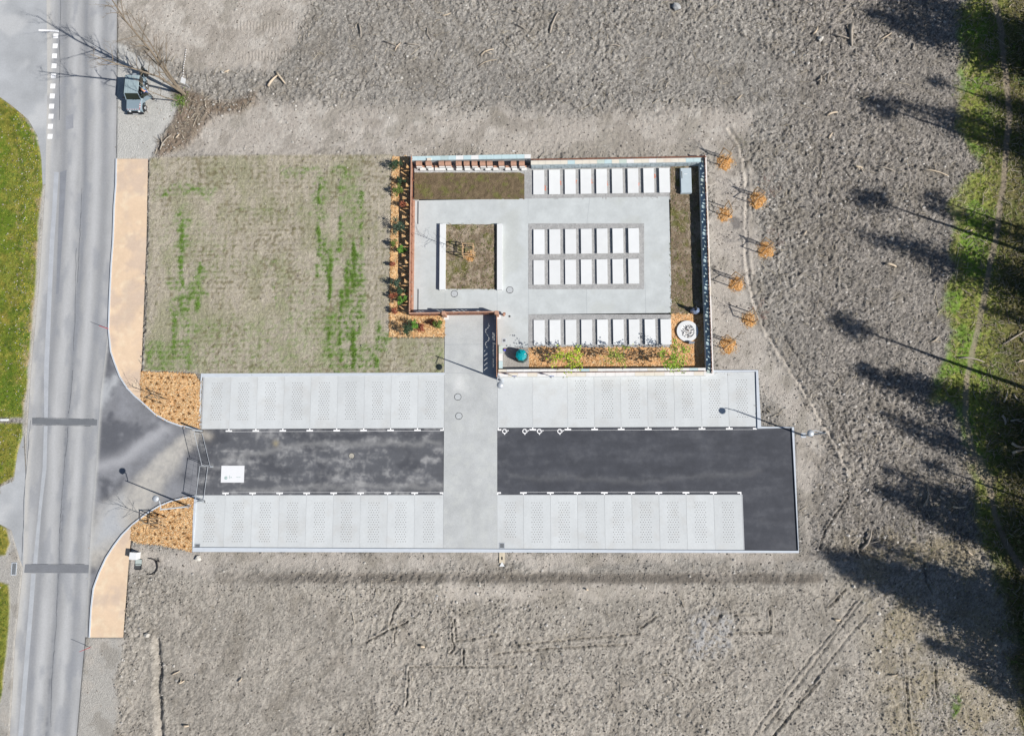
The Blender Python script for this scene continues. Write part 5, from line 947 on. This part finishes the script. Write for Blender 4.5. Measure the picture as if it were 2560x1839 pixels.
ET = [(1812, 401, 'nearest the northeast wall corner', 3, 0, (110, 120, 60), 3.4, (.3, .9)), (1894, 497, 'right of the curved track, highest of the outer ones', 3, 0, (150, 60, 60), 3.2, (.3, .7)), (1812, 531, 'second from the top along the east wall', 2, 0, (120, 100, 70), 2.6, (.5, .6)), (1914, 621, 'right of the curved track beside the churned soil', 3, 0, (150, 80, 60), 3.0, (.1, .3)), (1841, 704, 'in the middle of the strip east of the wall', 3, 0, (130, 100, 80), 3.0, (.5, .3)), (1873, 794, 'on the small mound left of the track bend', 2, 1, (160, 70, 50), 2.8, (0, .3)), (1820, 858, 'lowest along the east wall near the parking corner', 3, 0, (120, 100, 60), 2.6, (.2, .2))]
for i, (x, y, t, st, rz, bud, hh, tl) in enumerate(ET): mound(x, y+5, t, .74 if i != 5 else .66, i); stakes(x+3, y, t, st, rz=rz); sapling(x+4, y-4, t, hh, 30+i, bud, 30, tl)
mound(1175, 640, 'in the garden square', .68, 11, .22, .06); stakes(1173, 634, 'in the garden square', 4, 1.8, 1.0, z=.06); sapling(1176, 636, 'in the garden square', 5.0, 44, (120, 120, 60), 14, (-.3, .2))
for x, y, t, s in ((421, 1000, 'in the upper entrance bed', 1), (407, 1305, 'in the lower entrance bed', 2)):
    stakes(x, y, t, 4 if s == 2 else 3, 1.7, .9, z=.08); sapling(x-3, y-1, t, 3.6 if s == 1 else 4.0, 60+s, (150, 120, 90), 5, (-.3, .1))
# shrubs in the west mulch bed
def shrub(x, y, r, c, t, seed, h=None, n=None, z=.08, leafL=.10, grp='shrubs in the west mulch bed', stems=6):
    g = random.Random(seed); h = h or r*1.5; a, b = W(x, y, z+h*.5); T = thing('shrub', (a, b, z), t, 'shrub', grp); mb = MB()
    for k in range(stems): q = g.random()*6.3; mb.tube([(a, b, z), (a+r*.4*math.cos(q), b+r*.4*math.sin(q), z+h*.6), (a+r*.75*math.cos(q), b+r*.75*math.sin(q), z+h*.95)], [.016, .011, .005], 4, None, False)
    mk('stems', mb, barkM, T); mb = MB()
    cl = [(g.gauss(0, .45)*r, g.gauss(0, .45)*r, h*g.uniform(.3, 1)) for _ in range(9)]
    for k in range(n or int(240*r/.35)):
        p = cl[g.randrange(9)]; q = (a+p[0]+g.gauss(0, .2)*r, b+p[1]+g.gauss(0, .2)*r, z+max(.03, p[2]+g.gauss(0, .12)*h)); mb.leaf(q, leafL*g.uniform(.7, 1.3), leafL*.45, g, ph(*c)*g.uniform(.45, 1.25))
    mk('foliage', mb, leafA, T)
dk, ol, lt, rd, bg_ = (66, 92, 62), (120, 138, 62), (120, 170, 66), (176, 104, 76), (80, 104, 84)
for i, (x, y, r, c, t) in enumerate(((990, 411, .42, dk, 'dark green shrub at the top of the west mulch bed'), (1003, 453, .30, dk, 'dark shrub second from the top, half in the screen shadow'), (995, 478, .32, ol, 'yellow green shrub third from the top of the west mulch bed'), (1008, 510, .26, rd, 'sparse reddish shrub below the yellow green one'), (994, 567, .46, bg_, 'large blue green shrub in the upper half of the west bed'), (985, 607, .27, ol, 'small round olive shrub at the left bed edge'), (1004, 626, .30, lt, 'bright green shrub beside the small round olive one'),
                            (982, 662, .2, rd, 'faint reddish twiggy shrub midway down the west bed'), (992.6, 706, .38, bg_, 'dark blue green shrub in the lower half of the west bed'), (1002, 727, .33, dk, 'dark shrub touching the lower blue green one'), (982, 740, .24, rd, 'reddish twiggy shrub at the lower left bed edge'), (1004, 754, .32, lt, 'bright green shrub lowest beside the steel screen'), (985, 778, .24, rd, 'red brown shrub at the bend of the mulch bed'), (1020, 824, .5, dk, 'largest dark shrub at the bottom bed near the lawn'), (1038, 813, .32, lt, 'bright green shrub right of the largest dark one'), (1054, 818, .3, rd, 'orange red shrub at the middle of the bottom bed'), (1093, 812, .34, ol, 'green shrub at the right end of the bottom bed'), (1082, 806, .18, rd, 'tiny reddish shrub left of the right end one'))): shrub(x, y, r*1.25, c, t, i+1, h=r*3.3, n=int(560*r/.35), leafL=.13)
for i, (x, y, r, n, t, c) in enumerate(((1412, 888, 1.2, 460, 'left leafy yellow green small tree along the south wall', (178, 200, 50)), (1526, 886, .85, 260, 'middle and smallest leafy tree along the south wall', (160, 172, 70)), (1668, 888, 1.25, 560, 'right leafy small tree beside the pebble bowl', (152, 182, 58)))):
    g = random.Random(70+i); h = 3.0-.5*(i == 1); a, b = W(x+8, y+4); T = thing('leafy_tree', (a, b, .06), t, 'tree', 'leafy small trees along the south wall'); mb = MB(); tips = []
    for k in range(6): q = g.random()*6.3; tips += grow(mb, Vector((a, b, .06)), (math.cos(q)*.34*r, math.sin(q)*.34*r, 1), h*g.uniform(.65, 1), .03, 2, g, 5, .55, 4)
    mk('branches', mb, barkM, T); mb = MB()
    for k in range(n): p = tips[g.randrange(len(tips))]; mb.leaf(p+Vector((g.gauss(0, .12), g.gauss(0, .12), g.gauss(0, .12))), .19*g.uniform(.7, 1.3), .11, g, ph(*c)*g.uniform(.55, 1.2))
    mk('foliage', mb, leafA, T)
# tall trees beyond the right edge, whose shadows cross the clearing
def conifer(h, r, seed, z0=.22, dens=1., flat=False, LN=30):
    g = random.Random(seed); T = local('conifer' if not flat else 'pine_tree', (0, 0, 0), 'x', 'tree', 'tall trees beyond the right edge'); mb = MB(); mb.tube([(0, 0, -.2), (.06, .05, h*.5), (0, 0, h)], [.02*h*.62, .12, .03], 7); mk('trunk', mb, barkM, T)
    mb = MB(); lv = int(30*dens)
    for k in range(lv):
        t = (k+.5)/lv; z = h*(z0+(1-z0)*t); rr = r*((1-t)**.75+.08)*g.uniform(.7, 1.15) if not flat else r*math.sin(PI*min(1, t*1.05+.05))**.6*g.uniform(.6, 1.1)
        for j in range(7):
            a = g.random()*6.3; d = Vector((math.cos(a), math.sin(a), -.25 if not flat else .2)); P = Vector((0, 0, z)); mb.tube([P, P+d*rr], [.03, .008], 3, None, False)
            for m in range(int(LN*(rr/r+.2))):
                s = rr*g.uniform(.1, 1)**.8; q = P+d*s+Vector((g.gauss(0, .30), g.gauss(0, .30), g.gauss(0, .25))); mb.leaf(q, .30, .13, g, None, .3)
    mk('crown', mb, needleM, T); return T
CV = [conifer(16, 3.0, 1, .05, 1., LN=44), conifer(16, 1.9, 2, .12, .9, LN=20), conifer(16, 1.3, 3, .80, .3, True, 12), conifer(16, 1.0, 4, .82, .25, True, 9), conifer(16, 3.1, 5, .08, .9, LN=17)]
lab = {0: 'broad dark conifer', 1: 'narrow conifer', 2: 'bare trunked pine', 3: 'very slender pine'}
TT = [(0, 2125, 1425, 2680), (4, 2290, 940, 2700), (0, 2155, -5, 2620), (0, 2235, -45, 2650), (4, 2190, -30, 2640), (2, 2148, 222, 2640), (4, 2225, 228, 2650), (3, 2315, 178, 2640), (4, 2330, 250, 2700), (2, 2130, 462, 2640), (3, 2310, 470, 2700), (4, 2150, 562, 2625), (4, 2235, 590, 2660), (1, 2320, 500, 2690), (2, 2085, 785, 2620), (0, 2160, 916, 2620), (4, 2220, 1030, 2640), (4, 2260, 1065, 2660), (3, 2325, 1155, 2700),
      (4, 2225, 1172, 2660), (0, 2215, 1222, 2690), (4, 2300, 1215, 2720), (0, 2095, 1388, 2640), (0, 2150, 1400, 2670), (4, 2200, 1360, 2700), (0, 2240, 1430, 2720), (0, 2345, 1612, 2690), (4, 2400, 1600, 2760), (0, 2455, 1700, 2760), (4, 2330, 1290, 2760),
      (0, 2395, 20, 2780), (4, 2425, 90, 2780), (4, 2385, 300, 2760), (4, 2415, 640, 2760), (1, 2465, 760, 2800), (0, 2470, 1000, 2830), (4, 2430, 1060, 2790), (0, 2440, 1330, 2800), (0, 2460, 220, 2830), (1, 2500, 680, 2820), (0, 2480, 1130, 2840), (0, 2480, 1440, 2850), ]
lab[4] = 'thin crowned tree'
TT.sort(key=lambda t: t[2]+(t[3]-t[1])*.382); TN = 0
used = set()
for v, tx, ty, bx in TT:
    TN += 1
    h = (bx-tx)/29.2*1.0; s = h/16; A0 = W(bx, ty+(bx-tx)*.382)
    if v not in used: o = CV[v]; used.add(v)
    else: o = dup(CV[v], (0, 0, 0), 0, lab[v])
    o['label'] = '%s beyond the right edge, %s from the top, known by its shadow' % (lab[v], ordw(TN)); o.location = (A0[0], A0[1], 0); o.rotation_euler = (0, 0, rg.random()*6.3); o.scale = (min(1.1, s*1.05), min(1.1, s*1.05), s)
# ------------------------------------------------------------------ four wheel drive and its driver
gxy = W(349.5, 245); CA = local('parked_car', (gxy[0], gxy[1], .0), 'grey blue boxy off road car parked with its driver door and tailgate open', 'car', rz=-.03); CA.scale = (1.08, 1.08, 1.04)
carM = mat('car_paint', (.20, .26, .30), rough=.4, var=.04, spec=.5); roofM = mat('car_roof', (.27, .34, .36), rough=.55, var=.05); glassM = mat('car_glass', (.012, .02, .016), rough=.08, var=.0, spec=.6)
trimM = mat('black_trim', (.02, .022, .025), rough=.6, var=.1); rimM = mat('rim', (.35, .36, .37), rough=.4, metal=.6, var=.05)
def loft(secs):
    mb = MB(); n = len(secs[0]); V = []; F = []
    for s in secs: V += s
    for i in range(len(secs)-1):
        for k in range(n): F.append((i*n+k, i*n+(k+1) % n, (i+1)*n+(k+1) % n, (i+1)*n+k))
    F += [tuple(range(n))[::-1], tuple(range((len(secs)-1)*n, len(secs)*n))]; mb.add(V, F); return mb
def sec(y, w_, z0, z1, r=.07): return [(-w_+r*.3, y, z0), (w_-r*.3, y, z0), (w_, y, z0+r), (w_, y, z1-r), (w_-r, y, z1), (-w_+r, y, z1), (-w_, y, z1-r), (-w_, y, z0+r)]
mk('body', loft([sec(-1.62, .66, .42, .86), sec(-1.5, .72, .36, .96), sec(-.62, .76, .34, 1.02), sec(-.5, .78, .34, 1.04), sec(1.45, .78, .34, 1.04), sec(1.55, .76, .4, 1.0)]), carM, CA)
mb = loft([sec(-1.56, .60, .93, .97, .015), sec(-1.4, .64, .95, 1.02, .02), sec(-.66, .66, .99, 1.07, .02)]); bo = mk('bonnet', mb, carM, CA)
st = [mat('stripe_red', (.5, .05, .05), rough=.5), paintM]
for k in range(11): mb = MB(); mb.box((-.55+k*.11, -1.53, .965), (.11, .07, .012)); mk('warning_stripe', mb, st[k % 2], bo)
for k in range(7): mb = MB(); mb.box((.62, -1.45+k*.11, 1.0+.004*k), (.06, .11, .03)); mk('warning_stripe', mb, st[k % 2], bo)
mb = loft([sec(-.30, .66, 1.6, 1.68, .03), sec(1.42, .66, 1.6, 1.68, .03)]); ro = mk('roof', mb, roofM, CA)
for k in range(5): mb = MB(); mb.box((-.48+k*.24, .56, 1.68), (.05, 1.6, .015)); mk('roof_rib', mb, roofM, ro)
mb = MB(); mb.add([(-.70, -.64, 1.05), (.70, -.64, 1.05), (.62, -.30, 1.61), (-.62, -.30, 1.61), (-.70, -.60, 1.03), (.70, -.60, 1.03), (.62, -.26, 1.59), (-.62, -.26, 1.59)], [(0, 1, 2, 3), (7, 6, 5, 4), (0, 4, 5, 1), (2, 6, 7, 3), (1, 5, 6, 2), (0, 3, 7, 4)]); mk('windscreen', mb, glassM, CA)
for s in (-1, 1):
    mb = MB(); mb.tube([(s*.71, -.65, 1.04), (s*.645, -.3, 1.63)], .035, 6); mk('pillar', mb, carM, CA)
    for y0, y1, on in ((-.28, .42, s < 0), (.50, 1.38, True)):
        mb = MB(); mb.box((s*.72, (y0+y1)/2, 1.06), (.03, y1-y0, .52), 0, None, 1)
        if on: mk('side_window', mb, glassM, CA)
    mb = MB(); mb.tube([(s*.71, .46, 1.03), (s*.655, .46, 1.63)], .035, 6); mb.tube([(s*.71, 1.42, 1.03), (s*.655, 1.42, 1.63)], .04, 6); mk('door_pillar', mb, carM, CA)
    for y in (-1.12, 1.02):
        wh = mk('wheel', (lambda m: (m.tube([(s*.62, y, .33), (s*.80, y, .33)], [.30, .30], 20), m)[1])(MB()), blackM, CA); mb = MB(); mb.tube([(s*.79, y, .33), (s*.815, y, .33)], [.19, .17], 14); mk('rim', mb, rimM, wh)
        mb = MB(); mb.tube([(s*.76, y+.42*math.cos(t), .36+.40*math.sin(t)) for t in np.linspace(.1, PI-.1, 9)], .06, 6); mk('wheel_arch', mb, trimM, CA)
    mb = MB(); mb.tube([(s*.42, -1.60, .72), (s*.42, -1.68, .72)], .1, 14); mk('headlight', mb, mat('lamp_lens', (.75, .77, .78), rough=.1), CA)
    mb = MB(); mb.box((s*.86, -.50, 1.08), (.18, .08, .16)); mk('mirror', mb, trimM, CA); mb = MB(); mb.tube([(s*.12, -.70, 1.07), (s*.12+.36, -.62, 1.12)], .012, 4); mk('wiper', mb, trimM, CA)
mb = MB(); mb.box((0, -1.72, .40), (1.5, .14, .2)); mk('bumper', mb, trimM, CA); mb = MB(); mb.box((0, -1.645, .62), (.6, .04, .18)); mk('grille', mb, trimM, CA); mb = MB(); mb.box((0, -1.80, .45), (.5, .015, .1)); mk('number_plate', mb, paintM, CA)
mb = MB(); mb.box((0, .5, 1.04), (1.3, 1.7, .03)); mk('cabin_floor', mb, trimM, CA)
mb = MB(); mb.box((1.08, -.30, .42), (.75, .06, .62), .55); D = mk('door', mb, carM, CA); mb = MB(); mb.box((1.08, -.30, 1.04), (.7, .04, .48), .55); mk('window', mb, glassM, D)
mb = MB(); mb.box((.70, 1.98, .45), (.07, .85, .62), -.1); D = mk('tailgate', mb, carM, CA); mb = MB(); mb.box((.70, 1.98, 1.07), (.05, .8, .5), -.1); mk('window', mb, glassM, D); mb = MB(); mb.tube([(.74, 1.98, .85), (.93, 1.98, .85)], .31, 18); mk('spare_wheel', mb, blackM, D)
mb = MB(); mb.box((0.1, 1.75, .5), (.9, .35, .5)); mk('load', mb, steelM, CA); mb = MB(); mb.tube([(.15, 1.2, .9), (.3, 2.15, 1.15)], .05, 8); mk('pipe', mb, whiteM, CA)
# the driver, standing at the open door
def skin(name, pts, edges, rad, m, parent, lv=2, root=0):
    me = bpy.data.meshes.new(name); me.from_pydata(pts, edges, []); o = bpy.data.objects.new(name, me); C.objects.link(o)
    md = o.modifiers.new('skin', 'SKIN'); md.use_smooth_shade = True
    for i, r in enumerate(rad): me.skin_vertices[0].data[i].radius = (r, r*.85) if not isinstance(r, tuple) else r
    me.skin_vertices[0].data[root].use_root = True; sb = o.modifiers.new('sub', 'SUBSURF'); sb.levels = lv; sb.render_levels = lv; me.materials.append(m); o.parent = parent; return o
pp = W(381, 246); PE = local('person', (pp[0], pp[1], .0), 'person in blue top and dark trousers leaning towards the open car door', 'person', rz=0)
skinM = mat('skin', (.50, .28, .19), rough=.6, var=.03); blueM = mat('blue_jumper', (.05, .11, .33), rough=.85, var=.12); trouM = mat('dark_trousers', (.025, .03, .045), rough=.9, var=.1); shoeM = mat('shoe', (.03, .03, .03), rough=.6); hairM = mat('light_brown_hair', (.32, .14, .06), rough=.8, var=.2)
B = [(0, 0, .95), (-.02, .01, 1.15), (-.09, .04, 1.38), (-.15, .07, 1.50), (-.19, .09, 1.60), (-.24, .11, 1.72), (-.03, .22, 1.40), (-.2, .27, 1.18), (-.42, .24, 1.12), (-.10, -.14, 1.40), (-.24, -.22, 1.18), (-.45, -.17, 1.15), (.01, .1, .90), (.05, .12, .48), (.0, .14, .08), (0.0, -.1, .90), (.10, -.12, .48), (.16, -.14, .08)]
E_ = [(0, 1), (1, 2), (2, 3), (3, 4), (4, 5), (2, 6), (6, 7), (7, 8), (2, 9), (9, 10), (10, 11), (0, 12), (12, 13), (13, 14), (0, 15), (15, 16), (16, 17)]
body = skin('body', B, E_, [.14, .13, .15, .055, .085, .085, .055, .04, .03, .055, .04, .03, .085, .055, .04, .085, .055, .04], skinM, PE)
skin('jumper', [B[0], B[1], B[2], (-.13, .06, 1.46), B[6], B[7], (-.36, .245, 1.14), B[9], B[10], (-.38, -.185, 1.16)], [(0, 1), (1, 2), (2, 3), (2, 4), (4, 5), (5, 6), (2, 7), (7, 8), (8, 9)], [.165, .155, .175, .075, .075, .058, .045, .075, .058, .045], blueM, PE)
skin('trousers', [(0, 0, 1.0), B[12], B[13], (.0, .14, .12), B[15], B[16], (.155, -.14, .12)], [(0, 1), (1, 2), (2, 3), (0, 4), (4, 5), (5, 6)], [.15, .10, .07, .06, .10, .07, .06], trouM, PE)
mb = MB(); mb.blob((-.23, .105, 1.75), .105, random.Random(1), None, .75); mk('hair', mb, hairM, PE, True)
mb = MB(); mb.tube([(-.31, .11, 1.66), (-.335, .115, 1.655)], .016, 6); mk('nose', mb, skinM, PE)
for s, p in ((1, B[8]), (-1, B[11])):
    mb = MB(); P = Vector(p); mb.box((P.x-.03, P.y, P.z-.025), (.09, .075, .035))
    for k in range(4): mb.tube([P+Vector((-.07, -.03+k*.02, 0)), P+Vector((-.11-.008*(k in (1, 2)), -.032+k*.021, -.01)), P+Vector((-.135, -.032+k*.021, -.035))], [.009, .008, .006], 5)
    mb.tube([P+Vector((-.02, -s*.04, 0)), P+Vector((-.07, -s*.065, -.02))], [.011, .008], 5); mk('hand', mb, skinM, PE)
for x, y in ((0, .14), (.16, -.14)): mb = MB(); mb.box((x-.05, y, 0), (.27, .1, .09), 0, None, .8); mk('shoe', mb, shoeM, PE)
print('objects', len(bpy.data.objects))
